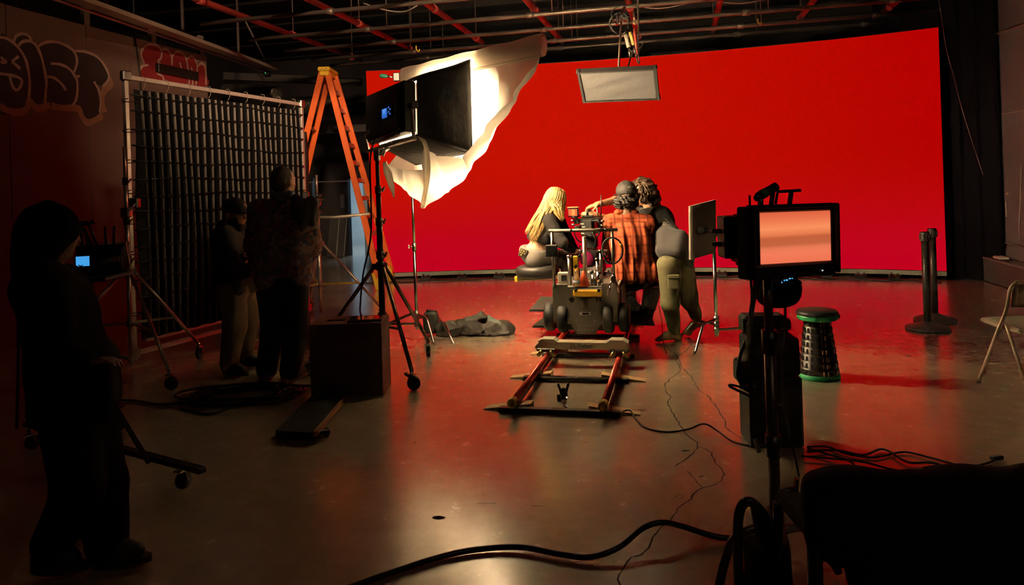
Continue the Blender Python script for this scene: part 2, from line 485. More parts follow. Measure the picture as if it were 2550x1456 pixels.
# black drape between the screen and the right wall
P = []
for i in range(61):
    t = i/60
    p = V((5.75, 11.35, 0)).lerp(RF(RW-.03, 11.0), t) + FV*(.03*math.sin(t*44)+.012*math.sin(t*97))
    P.append([V((p.x, p.y, z)) for z in (.01, 2.0, 4.9)])
tag(solid(MB().grid(P).build('black_curtain', M('curtain_black', (.005,.0035,.006), .98, spec=.1)), .006), 'black floor-length curtain between red screen and right wall', 'curtain')
# ledge, conduit and cable on the right wall
def RWP(x, y):
    d = PX(x, y, 1) - V((0,0,CAMZ)); t = RW / d.dot(RV); return V((0,0,CAMZ)) + d*t
lb = MB(); a = RWP(2484, 690); b = RWP(2550, 716)
fa, fb = a.dot(FV), b.dot(FV)-1.5
lb.box(RF(RW-.11, (fa+fb)/2, .16), (.22, abs(fa-fb), .3), ROOM, .008)
lo = lb.build('wall_ledge', M('ledge_dark', (.06,.045,.045), .6)); tag(lo, 'dark low box ledge along the foot of the right wall', 'ledge')
MB().box(RF(RW-.11, (fa+fb)/2, .325), (.24, abs(fa-fb)+.02, .03), ROOM, .005).build('top_board', M('ledge_top', (.13,.105,.10), .5), lo)
p = RF(RW-.12, fa-.45, .355)
tag(MB().box(p, (.12,.22,.04), ROOM, .012).build('folded_paper', white), 'small pale folded paper lying on the dark ledge', 'paper')
def conduit(pts, r, lab, nm='wall_conduit', m=None):
    pp = [RWP(*q) - RV*(r+.005) for q in pts]
    return tag(MB().tube(pp, r, 8).build(nm, m or greypipe), lab, 'conduit' if nm == 'wall_conduit' else 'cable')
conduit([(2443, 98), (2620, 40)], .02, 'straight grey conduit high on the right wall')
conduit([(2478, 90), (2476, 200), (2463, 262), (2462, 280), (2500, 283), (2580, 268)], .010, 'bent thin conduit at mid height on the right wall')
conduit([(2474, 598), (2530, 608), (2600, 622)], .012, 'horizontal conduit low on the right wall above the ledge')
conduit([(2546, 412), (2543, 500), (2540, 560), (2542, 600)], .006, 'pale cable hanging down the right wall', 'wall_cable', M('pale_cable', (.4,.35,.33), .5))
for q, lab in (((2512, 482), 'small brass hook on the right wall'), ((2508, 520), 'thin white strip on the right wall')):
    pp = RWP(*q) - RV*.012
    tag(MB().box(pp, (.02, .06 if 'hook' in lab else .015, .03 if 'hook' in lab else .22), ROOM, .004).build('wall_hook' if 'hook' in lab else 'wall_strip', M('brass', (.45,.30,.16), .4, .6) if 'hook' in lab else M('strip', (.3,.26,.26), .6)), lab, 'hook' if 'hook' in lab else 'strip')

# left wall of tall painted flats, with graffiti
LW = -6.95
lwm = M('wall_left_paint', (.19, .125, .095), .75, var=.12, scale=1.5, bump=.15, bscale=15)
def LWP(x, y, off=0.0):
    d = PX(x, y, 1) - V((0,0,CAMZ)); t = (LW+off) / d.dot(RV); return V((0,0,CAMZ)) + d*t
fend = LWP(520, 300).dot(FV)
wl = MB().box(RF(LW-.09, (fend-8)/2, 1.8), (.05, fend+8, 3.6), ROOM).build('wall_left', M('wall_left_backing', (.05,.035,.03), .9))
tag(struct(wl), 'brown studio flats with spray-painted graffiti along the left', None)
seams = [fend]
for sx in (335, 218, 20): seams.append(LWP(sx, 200).dot(FV))
while seams[-1] > -6: seams.append(seams[-1]-1.22)
ztop = LWP(356, 99).z
for i in range(len(seams)-1):
    f1, f0 = seams[i], seams[i+1]
    MB().box(RF(LW-.03, (f0+f1)/2, ztop/2), (.06, (f1-f0)-.006, ztop-.004*(i%3)), ROOM, .003).build('wall_panel', lwm, wl)
for sx in (222, 386, 505):
    p = LWP(sx, 120); f = p.dot(FV)
    MB().box(RF(LW-.04, f, ztop+.05), (.05, .09, .5), ROOM).build('stud', M('stud_wood', (.22,.16,.12), .7), wl)
# side wall behind the flats, dark
tag(struct(MB().box(RF(-10.2, 6, 2.5), (.1, 22, 5), ROOM).build('wall_left_outer', wallblack)), 'black outer wall behind the painted flats', None)
struct(MB().box(RF(-2.9, -4.6, 2.5), (14.6, .1, 5), ROOM).build('wall_front', wallblack))
tag(bpy.data.objects['wall_front'], 'black wall behind the viewer', None)
Z1 = 640/1941.0
gw = M('spray_pale', (.50, .36, .28), .8, var=.35, scale=9); gd = M('spray_dark', (.045, .032, .03), .8, var=.4, scale=6)
gr = M('spray_red', (.28, .018, .02), .8, var=.3, scale=6); go = M('spray_ochre', (.42, .24, .13), .8, var=.3)
def stroke(pts, w, mat, off=.006, par=wl):
    pp = spline([LWP(x*Z1, y*Z1, off) for x, y in pts], 6)
    A = []; 
    for i, p in enumerate(pp):
        t = (pp[min(i+1, len(pp)-1)] - pp[max(i-1, 0)]); n = RV.cross(t).normalized()
        ww = w*(.92+.12*math.sin(i*.5+w*99))*.5
        A.append([p - n*ww, p + n*ww])
    return MB().grid(A, False).build('graffiti_stroke', mat, par)
def gfill(pts, mat, off=.003):
    pp = spline([LWP(x*Z1, y*Z1, off) for x, y in pts], 5, True)
    return MB().add(pp, [tuple(range(len(pp)))]).build('graffiti_fill', mat, wl)
gfill([(0,285),(60,290),(100,310),(130,270),(180,255),(235,290),(300,340),(400,315),(500,340),(560,385),(660,390),(760,450),(820,560),(770,650),(735,640),(750,720),(755,850),(690,900),(620,890),(590,830),(450,810),(300,810),(230,780),(190,850),(80,850),(0,820)], gd)
for s_ in ([(0,280),(60,295),(130,350),(190,440),(215,540),(225,640),(215,760)], [(105,310),(125,270),(170,255),(215,270),(240,310)],
           [(140,345),(170,315),(220,310),(270,340),(310,420),(335,520),(350,620),(345,700),(340,780)],
           [(290,350),(340,322),(410,315),(480,335),(540,370),(575,420),(580,480),(560,545)],
           [(385,480),(450,485),(510,510),(550,550),(580,600),(585,680),(575,750),(545,800)],
           [(350,580),(400,585),(440,610),(475,645),(498,682)], [(560,385),(640,390),(720,420),(780,480),(820,560),(815,610),(775,655)],
           [(710,615),(745,680),(760,760),(752,850)], [(555,578),(605,575)], [(5,432),(45,465),(5,470)], [(90,465),(140,425)], [(90,465),(120,490),(155,520)],
           [(0,555),(70,565),(130,580),(165,610),(150,660),(120,680),(90,640),(75,580)]):
    stroke(s_, .036, gw)
for s_ in ([(0,800),(60,835),(150,850),(205,815),(225,770),(255,795),(300,820),(380,790)], [(390,800),(480,815),(590,820),(620,880),(660,925),(720,905),(775,870)], [(820,590),(840,640),(785,690),(772,770),(790,850)]):
    stroke(s_, .085, go, .005)
gfill([(1065,410),(1090,355),(1135,332),(1190,345),(1225,385),(1270,375),(1340,388),(1400,430),(1450,425),(1490,480),(1540,490),(1557,560),(1557,650),(1240,640),(1060,600),(1060,530),(1085,480)], gr)
for s_ in ([(1090,480),(1066,410),(1085,360),(1130,335),(1190,345),(1221,390),(1215,440),(1195,462),(1220,500),(1215,540),(1190,552),(1230,580),(1240,640)], [(1120,490),(1075,500),(1055,540),(1060,600)],
           [(1218,395),(1235,370),(1268,378),(1295,420),(1300,490)], [(1300,430),(1330,392),(1370,397),(1405,440),(1420,520),(1430,630)], [(1358,470),(1372,520)],
           [(1415,440),(1450,425),(1480,460),(1490,530),(1480,640)], [(1490,505),(1520,480),(1550,510),(1557,640)], [(1445,505),(1455,560),(1455,640)]):
    stroke(s_, .036, gw)
p = LWP(1330*Z1, 545*Z1); q = MB().box(RF(LW+.03, p.dot(FV), p.z), (.06, .85, .12), ROOM, .006).build('wall_speaker_bar', black)
tag(q, 'black horizontal bar fixture on the red graffiti', 'fixture')
p0_, p1_ = LWP(335, 75, .01), LWP(352, 250, .01)
tag(MB().tube(spline([p0_+V((0,0,.6)), p0_, (p0_+p1_)/2+FV*.02, p1_, p1_-V((0,0,1.6))], 5), .012, 6).build('hanging_cable', rubber), 'black cable hanging down the left flats beside red graffiti', 'cable')

# ------------------------------------------------------------------ curved red LED wall
led_pts = [V((-2.42,12.32,0)), V((-1.2,12.33,0)), V((0.05,12.25,0)), V((1.3,12.05,0)), V((2.5,11.75,0)), V((3.55,11.42,0)), V((4.5,11.05,0)), V((5.35,10.67,0)), V((6.10,10.22,0))]
LEDC = spline(led_pts, 8)
led = thing('led_wall', 'huge curved LED wall glowing solid red behind the crew', 'led wall')
lm, N, L, B = node_mat('led_red_screen')
B.inputs['Base Color'].default_value = (.001,.0005,.0005,1); B.inputs['Roughness'].default_value = .8; B.inputs['Specular IOR Level'].default_value = .03
tc = N.new('ShaderNodeTexCoord'); sp = N.new('ShaderNodeSeparateXYZ'); L.new(tc.outputs['Generated'], sp.inputs[0])
rx = N.new('ShaderNodeValToRGB'); e = rx.color_ramp.elements
e[0].position = 0; e[0].color = (.53,.005,.0,1); e[1].position = 1; e[1].color = (.42,.0,.0,1)
k_ = e.new(.45); k_.color = (.53,.004,0,1)
rz = N.new('ShaderNodeValToRGB'); e = rz.color_ramp.elements
e[0].position = .05; e[0].color = (.50,0,.011,1); e[1].position = .5; e[1].color = (.50,.003,.0,1)
mxl = N.new('ShaderNodeMix'); mxl.data_type = 'RGBA'; 
ml = N.new('ShaderNodeMapRange'); ml.inputs[1].default_value = .15; ml.inputs[2].default_value = .5; ml.clamp = True
L.new(sp.outputs['Z'], ml.inputs[0]); L.new(ml.outputs[0], mxl.inputs[0])
L.new(sp.outputs['X'], rx.inputs[0]); L.new(sp.outputs['Z'], rz.inputs[0]); L.new(rz.outputs[0], mxl.inputs[6]); L.new(rx.outputs[0], mxl.inputs[7])
L.new(mxl.outputs[2], B.inputs['Emission Color']); B.inputs['Emission Strength'].default_value = 1.04
def led_strip(z0, z1, off0, off1):
    mb = MB(); A = []
    for i, p in enumerate(LEDC):
        t = (LEDC[min(i+1,len(LEDC)-1)]-LEDC[max(i-1,0)]).normalized(); n = V((t.y, -t.x, 0))
        A.append([p+n*off0+V((0,0,z0)), p+n*off0+V((0,0,z1)), p-n*off1+V((0,0,z1)), p-n*off1+V((0,0,z0)), p+n*off0+V((0,0,z0))])
    mb.grid(A, False)
    mb.add(A[0][:4], [(0,1,2,3)]); mb.add(A[-1][:4], [(3,2,1,0)])
    return mb
S = [[p+V((0,0,z)) for p in LEDC] for z in (.125, .6, 1.2, 1.8, 2.4, 3.0, 3.57)]
sc_ = MB().grid([r[::-1] for r in S], True).build('led_screen', lm, led)
led_strip(.125, 3.58, -.004, .09).build('cabinet_back', black, led)
led_strip(.055, .118, .02, .12).build('base_beam', M('led_base', (.30,.27,.25), .5, .4), led)
for i in range(2, len(LEDC), 4):
    p = LEDC[i]; t = (LEDC[min(i+1,len(LEDC)-1)]-LEDC[i-1]).normalized(); n = V((t.y,-t.x,0))
    m = Matrix((t, -n, V((0,0,1)))).transposed()
    f_ = MB().box(p+n*.05+V((0,0,.028)), (.16,.34,.05), m, .006).build('foot_clamp', black, led)
    b2 = MB(); b2.cyl(p+n*.16+V((-.04,0,.05)), p+n*.16+V((-.04,0,.10)), .016, 8); b2.cyl(p+n*.16+V((.05,0,.05)), p+n*.16+V((.05,0,.085)), .016, 8)
    b2.build('clamp_knob', darksteel, f_)
# cable run along the foot of the screen
pp = [LEDC[i]+V((-.06,-.42-.03*math.sin(i*1.7),.014+.004*math.sin(i))) for i in range(0, len(LEDC)-2)]
tag(MB().tube(spline(pp, 2), .012, 6).build('screen_cable', rubber), 'black cable lying along the foot of the red screen', 'cable')

# ------------------------------------------------------------------ ceiling pipe grid
red_px = [(898,150),(1040,130),(1200,105),(1400,105),(1592,100),(1775,80),(1985,55),(2200,30)]
red_lab = ['dull red ceiling pipe left of the ladder top','red ceiling pipe above the ladder and softbox','red ceiling pipe above the left part of the white sheet','red ceiling pipe ending behind the tip of the white sheet','red ceiling pipe carrying the hanging softbox rig','short red ceiling pipe right of the softbox rig','red ceiling pipe over the middle right of the screen','dim red ceiling pipe near the right end of the screen']
GZ = 3.95
def at_z(x, y, z):
    d = PX(x, y, 1) - V((0,0,CAMZ)); return V((0,0,CAMZ)) + d*((z-CAMZ)/d.z)
for (x, y), lab in zip(red_px, red_lab):
    e_ = at_z(x, y, GZ); r = e_.dot(RV); f = e_.dot(FV)
    t = thing('red_ceiling_pipe', lab, 'pipe', (0,0,0), 0, 'red ceiling pipes')
    MB().cyl(RF(r, f, GZ), RF(r, -1.0, GZ), .042, 10).build('pipe_length', redpipe, t)
    for fx in (f-.35, f-2.4, f-4.6):
        if fx > 0:
            MB().cyl(RF(r, fx-.06, GZ), RF(r, fx+.06, GZ), .055, 10).build('coupling', redpipe, t)
            MB().cyl(RF(r, fx, GZ+.03), RF(r, fx, 5.0), .008, 6).build('hanger_rod', greypipe, t)
    anchor(t, RF(r, f, GZ))
grey_y = [(1600,104),(1600,84),(1600,53),(1600,13)]
fs_ = [at_z(x, y, GZ-.09).dot(FV) for x, y in grey_y]
d0 = (fs_[0]-fs_[-1])/3
fs_ += [fs_[-1]-1.15, fs_[-1]-2.3, fs_[-1]-3.5]
names_ = ['grey cross pipe nearest the top edge of the red screen', 'grey cross pipe second from the red screen', 'grey cross pipe third from the red screen', 'grey cross pipe fourth from the red screen', 'grey cross pipe crossing the top left of the view', 'grey cross pipe above the frame, at the top edge', 'grey cross pipe nearest overhead']
for f, lab in zip(fs_[:5], names_):
    t = thing('grey_ceiling_pipe', lab, 'pipe', (0,0,0), 0, 'grey cross pipes of the ceiling grid')
    MB().cyl(RF(-6.2, f, GZ-.09), RF(3.9, f, GZ-.09), .03, 8).build('pipe_length', greypipe, t)
    for r in (-4.3, -1.9, 1.0, 2.9):
        MB().cyl(RF(r-.05, f, GZ-.09), RF(r+.05, f, GZ-.09), .042, 8).build('coupling', greypipe, t)
        MB().cyl(RF(r+.3, f, GZ-.07), RF(r+.3, f, 5.0), .007, 6).build('hanger_rod', greypipe, t)
    anchor(t, RF(0, f, GZ))
# pipe just over the screen's top edge, right half
a, b = PX(1620, 136, 12.3), PX(1790, 124, 11.9)
tag(MB().cyl(a, b, .03, 8).build('short_pipe', greypipe), 'short dim pipe resting above the screen behind the softbox', 'pipe')
# strut bundle along the left
a, b = at_z(160, -14, 3.75), at_z(664, 166, 3.75)
t = thing('ceiling_strut', 'long pale metal strut hung along the left ceiling', 'strut', (0,0,0))
d = (b-a).normalized(); a = a - d*3
n = d.cross(V((0,0,1))).normalized()
strut_m = M('strut_metal', (.50,.43,.34), .4, .5, var=.3, scale=2)
MB().beam(a, b, .15, .07).build('channel', strut_m, t)
MB().beam(a+n*.17+V((0,0,-.05)), b+n*.17+V((0,0,-.05)), .08, .05).build('side_rail', strut_m, t)
MB().tube([a+n*.02+V((0,0,-.10)), b+n*.02+V((0,0,-.10))], .018, 8).build('conduit', M('conduit_grey', (.30,.27,.24), .35, .6), t)
MB().tube([a-n*.08+V((0,0,.03)), b-n*.08+V((0,0,.03))], .014, 8).build('conduit', MATS['conduit_grey'], t)
for i in range(6):
    p = b - d*(1.0+i*1.6)
    MB().beam(p+V((0,0,.03)), p+V((0,0,1.2)), .03, .03).build('hanger', greypipe, t)
MB().cyl(PX(602, 34, 11.5), b+V((0,0,.06)), .012, 6).build('stay_wire', M('wire', (.45,.38,.33), .4, .5), t)
anchor(t, b)
c = thing('ceiling_sensor', 'small black device with green light at the strut end', 'device', b+V((0,0,-.12)))
MB().box((0,0,0), (.10,.14,.10), bev=.01).build('device_body', black, c)
MB().sphere((0,-.075,0), .010).build('status_light', M('green_led', (.02,.3,.1), .3, emit=(.05,.9,.3), estr=.6), c)
# silver ducts behind the ladder
duct_m = M('duct_foil', (.30,.27,.24), .35, .8, bump=.6, bscale=14)
for (x0,y0,x1,y1,rr,lab) in ((722,262,838,262,.17,'silver air duct behind the ladder, round and short'),(560,222,690,232,.13,'dim silver air duct left behind the ladder')):
    a, b = PX(x0,y0,14.6), PX(x1,y1,13.9)
    pts = [a.lerp(b, i/24) for i in range(25)]
    tag(MB().tube(pts, [rr*(1+.03*(i%2)) for i in range(25)], 14).build('air_duct', duct_m), lab, 'duct')
for (x0,y0,x1,y1,lab) in ((560,190,900,205,'dark beam crossing behind the ladder top'),(780,325,930,318,'dark horizontal pipe behind the ladder, under the ducts')):
    tag(MB().beam(PX(x0,y0,14.2), PX(x1,y1,14.2), .16, .14).build('dark_beam', M('beam_dark', (.05,.04,.036), .7)), lab, 'beam')
# slack wires under the grid
for pts, lab in (([(905,8),(960,25),(1010,28),(1052,5)], 'slack grey wire sagging above the ladder'), ([(1585,12),(1620,20),(1665,18),(1735,2)], 'slack grey wire drooping right of the softbox rig'), ([(1800,6),(1850,8),(1910,-2)], 'slack wire between the right red pipes')):
    tag(MB().tube(spline([PX(x,y,9.6) for x,y in pts], 6), .009, 6).build('slack_wire', M('wire_grey', (.25,.21,.19), .5)), lab, 'wire')
wp = [(2338,0),(2347,58),(2356,120),(2375,190),(2395,270),(2420,350),(2448,435)]
tag(MB().tube(spline([PX(x,y,9.9) for x,y in wp], 5), .004, 5).build('guide_string', M('string', (.30,.22,.2), .6)), 'thin string hanging slanted beside the right end of the screen', 'string')
for (x,y,lab) in ((1037,128,'yellow hook hanging from a pipe above the sheet'),(1888,60,'small yellow clip on a pipe above the screen')):
    p = PX(x,y,10.2)
    tag(MB().tube(spline([p+V((0,0,.08)), p+V((.0,0,.03)), p+V((.03,0,0)), p+V((.05,0,.03))], 5), .010, 6).build('yellow_hook', yellow), lab, 'hook')
# ------------------------------------------------------------------ stands, softbox, sheet, frame, ladder
def caster(parent, p, hd, r=.055, brake=None):
    """fork + wheel standing on the floor at p (z = 0), hd = heading"""
    d = V((math.cos(hd), math.sin(hd), 0)); n = V((-d.y, d.x, 0)); p = V((p.x, p.y, 0))
    c = p + V((0,0,r)) + d*.015
    fk = MB(); fk.cyl(p+V((0,0,r*2.1)), p+V((0,0,r*2.9)), .016, 10); fk.box(p+V((0,0,r*2.15)), (.06,.05,.012), Matrix.Rotation(hd,3,'Z'), .003)
    for s in (-1,1): fk.beam(p+n*s*.022+V((0,0,r*2.1)), c+n*s*.022, .006, .03, n)
    f = fk.build('caster', chrome, parent)
    w = MB().lathe([(.3*r,-.018),(r*.92,-.018),(r,-.010),(r,.010),(r*.92,.018),(.3*r,.018)], c, n, 20).build('wheel', rubber, f)
    if brake is not None: MB().box(p - d*.03 + V((0,0,r*2.0)), (.07,.035,.02), Matrix.Rotation(hd,3,'Z') @ Matrix.Rotation(.4,3,'Y'), .004).build('brake', brake, f)
    return f
def knob(mb, p, d, L=.05, r=.007):
    d = V(d).normalized(); mb.cyl(p, p+d*L, r, 8); e = p+d*L; o = d.orthogonal().normalized()
    mb.beam(e-o*.025, e+o*.025, .012, .012)
def roller_stand(name, label, c, ztop, zpiv, feet, colmat, legmat, zbrace=.43, bracemat=None, r0=.021, zbot=.09, stages=(), group=None, brake=None, legr=.015):
    t = thing(name, label, 'stand', (0,0,0), 0, group); c = V((c[0], c[1], 0)); Z = V((0,0,1))
    MB().cyl(c+Z*zbot, c+Z*(zpiv+.12), r0, 14).build('base_tube', colmat, t)
    zc = zpiv+.1; r = r0
    lv = [zc] + list(stages) + [ztop]
    for i in range(len(lv)-1):
        r = r0*(1-.17*i)
        MB().cyl(c+Z*lv[i], c+Z*lv[i+1], r, 14).build('riser', colmat, t)
        k = MB(); k.cyl(c+Z*(lv[i]-.035), c+Z*(lv[i]+.03), r+.010, 14); knob(k, c+Z*lv[i], (1,-.3,0))
        k.build('clamp_collar', darksteel if colmat is not chrome else steel, t)
    k = MB(); k.cyl(c+Z*(zpiv-.03), c+Z*(zpiv+.04), r0+.014, 14)
    for f in feet:
        d = (V((f[0],f[1],0))-c).normalized(); k.box(c+d*(r0+.02)+Z*zpiv, (.05,.03,.05), Matrix.Rotation(math.atan2(d.y,d.x),3,'Z'), .004)
    k.build('leg_collar', colmat, t)
    MB().cyl(c+Z*(zbrace-.03), c+Z*(zbrace+.03), r0+.012, 14).build('brace_collar', steel, t)
    for f in feet:
        f = V((f[0],f[1],0)); d = (f-c).normalized(); top = c+d*(r0+.03)+Z*zpiv; bot = f+Z*.15 - d*.0
        lg = MB().cyl(top, bot, legr, 10).build('leg', legmat, t)
        q = top.lerp(bot, .62)
        MB().beam(c+d*(r0+.01)+Z*zbrace, V((q.x,q.y,q.z)), .022, .008, d.cross(Z)).build('brace', bracemat or legmat, t)
        caster(t, f, math.atan2(d.y,d.x)+.6, brake=brake)
    anchor(t, c)
    return t

# light stand carrying the softbox
LC = V((-1.13, 6.10, 0))
ls = roller_stand('light_stand', 'black rolling light stand carrying the softbox lamp', LC, 1.86, .90, [(-.82,5.56),(-.82,6.64),(-1.75,6.10)], M('stand_black',(.03,.026,.024),.35,.6), M('stand_leg',(.20,.14,.11),.3,.8), zbrace=.40, r0=.026, zbot=.16, stages=(1.28,1.55), legr=.017, brake=M('brake_olive',(.10,.10,.03),.5))
# lamp head with yoke
Q_a = SB_AXIS; Q_r = Q_a.cross(V((0,0,1))).normalized(); Q_u = Q_r.cross(Q_a).normalized()
TILT = Matrix.Rotation(-.07, 3, Q_a); Q_r = TILT @ Q_r; Q_u = TILT @ Q_u
SBM = Matrix((Q_r, Q_a, Q_u)).transposed()
def SB(x, y, z): return SB_ORG + Q_r*x + Q_a*y + Q_u*z
lh = thing('panel_lamp', 'black panel lamp head with blue display on the stand', 'lamp', (0,0,0))
mb = MB(); mb.box(SB(0,.0,0), (.68,.12,.42), SBM, .012); mb.box(SB(.0,-.075,.0), (.58,.04,.38), SBM, .008)
bod = mb.build('lamp_body', M('lamp_housing',(.022,.021,.021),.5), lh)
vt = MB()
for i in range(14): vt.box(SB(-.045,-.097,-.15+i*.023), (.08,.006,.008), SBM)
vt.build('vent_slats', M('vent_grey',(.06,.058,.055),.5), bod)
MB().box(SB(.125,-.098,-.02), (.18,.006,.10), SBM, .002).build('display_bezel', black, bod)
scrm = M('blue_display',(.01,.02,.05),.2,emit=(.03,.16,.65),estr=.9)
MB().box(SB(.085,-.103,-.02), (.085,.004,.068), SBM).build('display', scrm, bod)
bt = MB()
for i in range(4): bt.box(SB(.160+.022*(i%2),-.103,.012-.019*i), (.018,.004,.009), SBM)
for i in range(4): bt.box(SB(.055+.022*i,-.103,-.061), (.014,.004,.006), SBM)
bt.build('display_buttons', M('blue_button',(.02,.05,.1),.3,emit=(.05,.22,.8),estr=.8), bod)
for k_ in range(3): MB().box(SB(.085,-.1055,.004-.014*k_), (.06-.015*k_,.001,.006), SBM).build('display_line', M('display_text_blue',(.1,.3,.5),.3,emit=(.2,.5,1),estr=.9), bod)
MB().box(SB(-.235,-.099,-.135), (.08,.004,.045), SBM).build('spec_label', M('label_grey',(.32,.31,.29),.6), bod)
yk = MB(); yk.box(SB(-.02,.0,-.27), (.84,.05,.025), SBM, .004)
yk.build('yoke_bar', M('yoke_silver',(.52,.50,.46),.3,.9), lh)
for s in (-1,1):
    mb = MB(); mb.beam(SB(.41*s-.02,0,-.27), SB(.43*s-.02,-.02,-.14), .035,.02, Q_a, .004); mb.beam(SB(.43*s-.02,-.02,-.15), SB(.355*s,0,.0), .035,.02, Q_a, .004)
    arm = mb.build('yoke_arm', MATS['yoke_silver'], lh)
    k = MB(); k.cyl(SB(.34*s,0,0), SB(.40*s,0,0), .022, 12); k.cyl(SB(.40*s,0,0), SB(.42*s,0,0), .035, 12); k.build('tilt_knob', black, arm)
mb = MB(); mb.cyl(SB(-.22,-.07,-.225), SB(.25,-.07,-.215), .024, 12); mb.build('rear_handle', chrome, lh)
mb = MB(); mb.cyl(LC+V((0,0,1.84)), SB(-.05,0,-.28), .024, 12); mb.box(LC+V((0,0,1.84)), (.05,.06,.10), None, .008); knob(mb, LC+V((.02,-.02,1.84)), (1,-.4,.1), .05)
mb.build('receiver', M('receiver_silver',(.55,.53,.50),.3,.9), lh)
cb_ = MB().tube(spline([SB(-.06,-.10,-.20), SB(-.07,-.13,-.26), LC+V((-.05,-.06,1.75)), LC+V((-.06,-.06,1.2)), LC+V((-.13,-.10,.85)), LC+V((-.16,-.12,.58)), LC+V((-.10,-.36,.545))], 8), .008, 6)
tag(cb_.build('lamp_cable', rubber), 'black power cable hanging from the lamp to the wooden box', 'cable')
anchor(lh, LC+V((0,0,1.86)))
# softbox
sb = thing('softbox', 'large black fabric softbox on the lamp facing the white sheet', 'softbox', (0,0,0))
hw0, hh0, hw1, hh1, y0, y1 = .345, .225, .47, .39, .06, .50
sbf = M('softbox_black',(.020,.018,.017),.75,bump=.8,bscale=18,sheen=.1); sbl = M('softbox_liner',(.78,.74,.68),.5)
cs = {(sx,sz,k): SB(sx*(hw0,hw1)[k], (y0,y1)[k], sz*(hh0,hh1)[k] + (.0,.03)[k]) for sx in (-1,1) for sz in (-1,1) for k in (0,1)}
rg = np.random.RandomState(3)
for nm, a, b in (('right_side',(1,-1),(1,1)), ('left_side',(-1,1),(-1,-1)), ('top_side',(1,1),(-1,1)), ('bottom_side',(-1,-1),(1,-1))):
    a0, a1, b0, b1 = cs[(*a,0)], cs[(*a,1)], cs[(*b,0)], cs[(*b,1)]
    n = (a1-a0).cross(b0-a0).normalized()
    G1 = []; G2 = []
    for i in range(13):
        s = i/12; r1_ = []; r2_ = []
        for j in range(13):
            t = j/12; p = a0.lerp(b0,t).lerp(a1.lerp(b1,t), s)
            bul = .03*math.sin(math.pi*t)*math.sin(math.pi*s) + .005*math.sin(9*s+5*t+3)*math.sin(math.pi*t)
            sg = 1 if n.dot(p-SB(0,.3,0)) > 0 else -1
            r1_.append(p+n*sg*(bul+.004)); r2_.append(p+n*sg*(bul-.006))
        G1.append(r1_); G2.append(r2_)
    o = MB().grid(G1).build(nm, sbf, sb); solid(o, .003)
    MB().grid(G2).build('silver_liner', sbl, o)
mb = MB()
for sx, sz in ((1,1),(1,-1),(-1,1),(-1,-1)): mb.tube([cs[(sx,sz,0)], cs[(sx,sz,1)]], .008, 6)
mb.tube([cs[(1,1,1)],cs[(1,-1,1)],cs[(-1,-1,1)],cs[(-1,1,1)]], .010, 6, closed=True)
mb.build('edge_rods', black, sb)
p = cs[(1,-1,0)].lerp(cs[(1,1,1)], .55); 
nn = (cs[(1,-1,1)]-cs[(1,-1,0)]).cross(cs[(1,1,0)]-cs[(1,-1,0)]).normalized()
e1 = (cs[(1,-1,1)]-cs[(1,-1,0)]).normalized()
sg = 1 if nn.dot(p-SB(0,.3,0)) > 0 else -1
bd = MB().box(p+nn*sg*.036, (.085,.004,.11), frame_m((0,0,0), e1, Q_u).to_3x3()).build('badge', M('badge_blue',(.035,.05,.065),.25,bump=.6,bscale=40), sb)
MB().beam(p+nn*sg*.040-Q_u*.03, p+nn*sg*.040+Q_u*.035, .012,.003, e1).build('badge_mark', M('badge_mark',(.35,.38,.38),.4), bd)
anchor(sb, SB(0,y0,0))

# white sheet slung from its pole around the softbox
TL, TR = PX(1003, 178, 7.45), PX(1350, 95, 5.25)
sheet_m, N, L, B = node_mat('muslin')
N.remove(B); out = [n for n in N if n.type == 'OUTPUT_MATERIAL'][0]
df = N.new('ShaderNodeBsdfDiffuse'); tr = N.new('ShaderNodeBsdfTranslucent'); mxs = N.new('ShaderNodeMixShader'); mxs.inputs[0].default_value = .88
tc = N.new('ShaderNodeTexCoord'); nz = N.new('ShaderNodeTexNoise'); nz.inputs['Scale'].default_value = 5
rp = N.new('ShaderNodeValToRGB'); rp.color_ramp.elements[0].color = (.80,.75,.66,1); rp.color_ramp.elements[1].color = (.88,.84,.75,1)
L.new(tc.outputs['Object'], nz.inputs['Vector']); L.new(nz.outputs['Fac'], rp.inputs[0])
L.new(rp.outputs[0], df.inputs[0]); L.new(rp.outputs[0], tr.inputs[0]); L.new(df.outputs[0], mxs.inputs[1]); L.new(tr.outputs[0], mxs.inputs[2]); L.new(mxs.outputs[0], out.inputs[0])
nz2 = N.new('ShaderNodeTexNoise'); nz2.inputs['Scale'].default_value = 22; nz2.inputs['Detail'].default_value = 3
bp = N.new('ShaderNodeBump'); bp.inputs['Strength'].default_value = .35; bp.inputs['Distance'].default_value = .01
L.new(tc.outputs['Object'], nz2.inputs['Vector']); L.new(nz2.outputs['Fac'], bp.inputs['Height'])
L.new(bp.outputs[0], df.inputs['Normal']); L.new(bp.outputs[0], tr.inputs['Normal'])
def interp(tab, u):
    for i in range(len(tab)-1):
        if u <= tab[i+1][0]:
            t = (u-tab[i][0])/(tab[i+1][0]-tab[i][0]); t2 = t*t*(3-2*t)*.5+t*.5
            return tab[i][1].lerp(tab[i+1][1], t2)
    return tab[-1][1]
belly = [(0,PX(966,412,6.9)), (.12,PX(999,464,6.95)), (.30,PX(1055,518,6.8)), (.45,PX(1118,480,6.55)), (.58,PX(1172,425,6.3)), (.72,PX(1225,345,6.0)), (.86,PX(1287,245,5.62)), (1,PX(1340,150,5.3))]
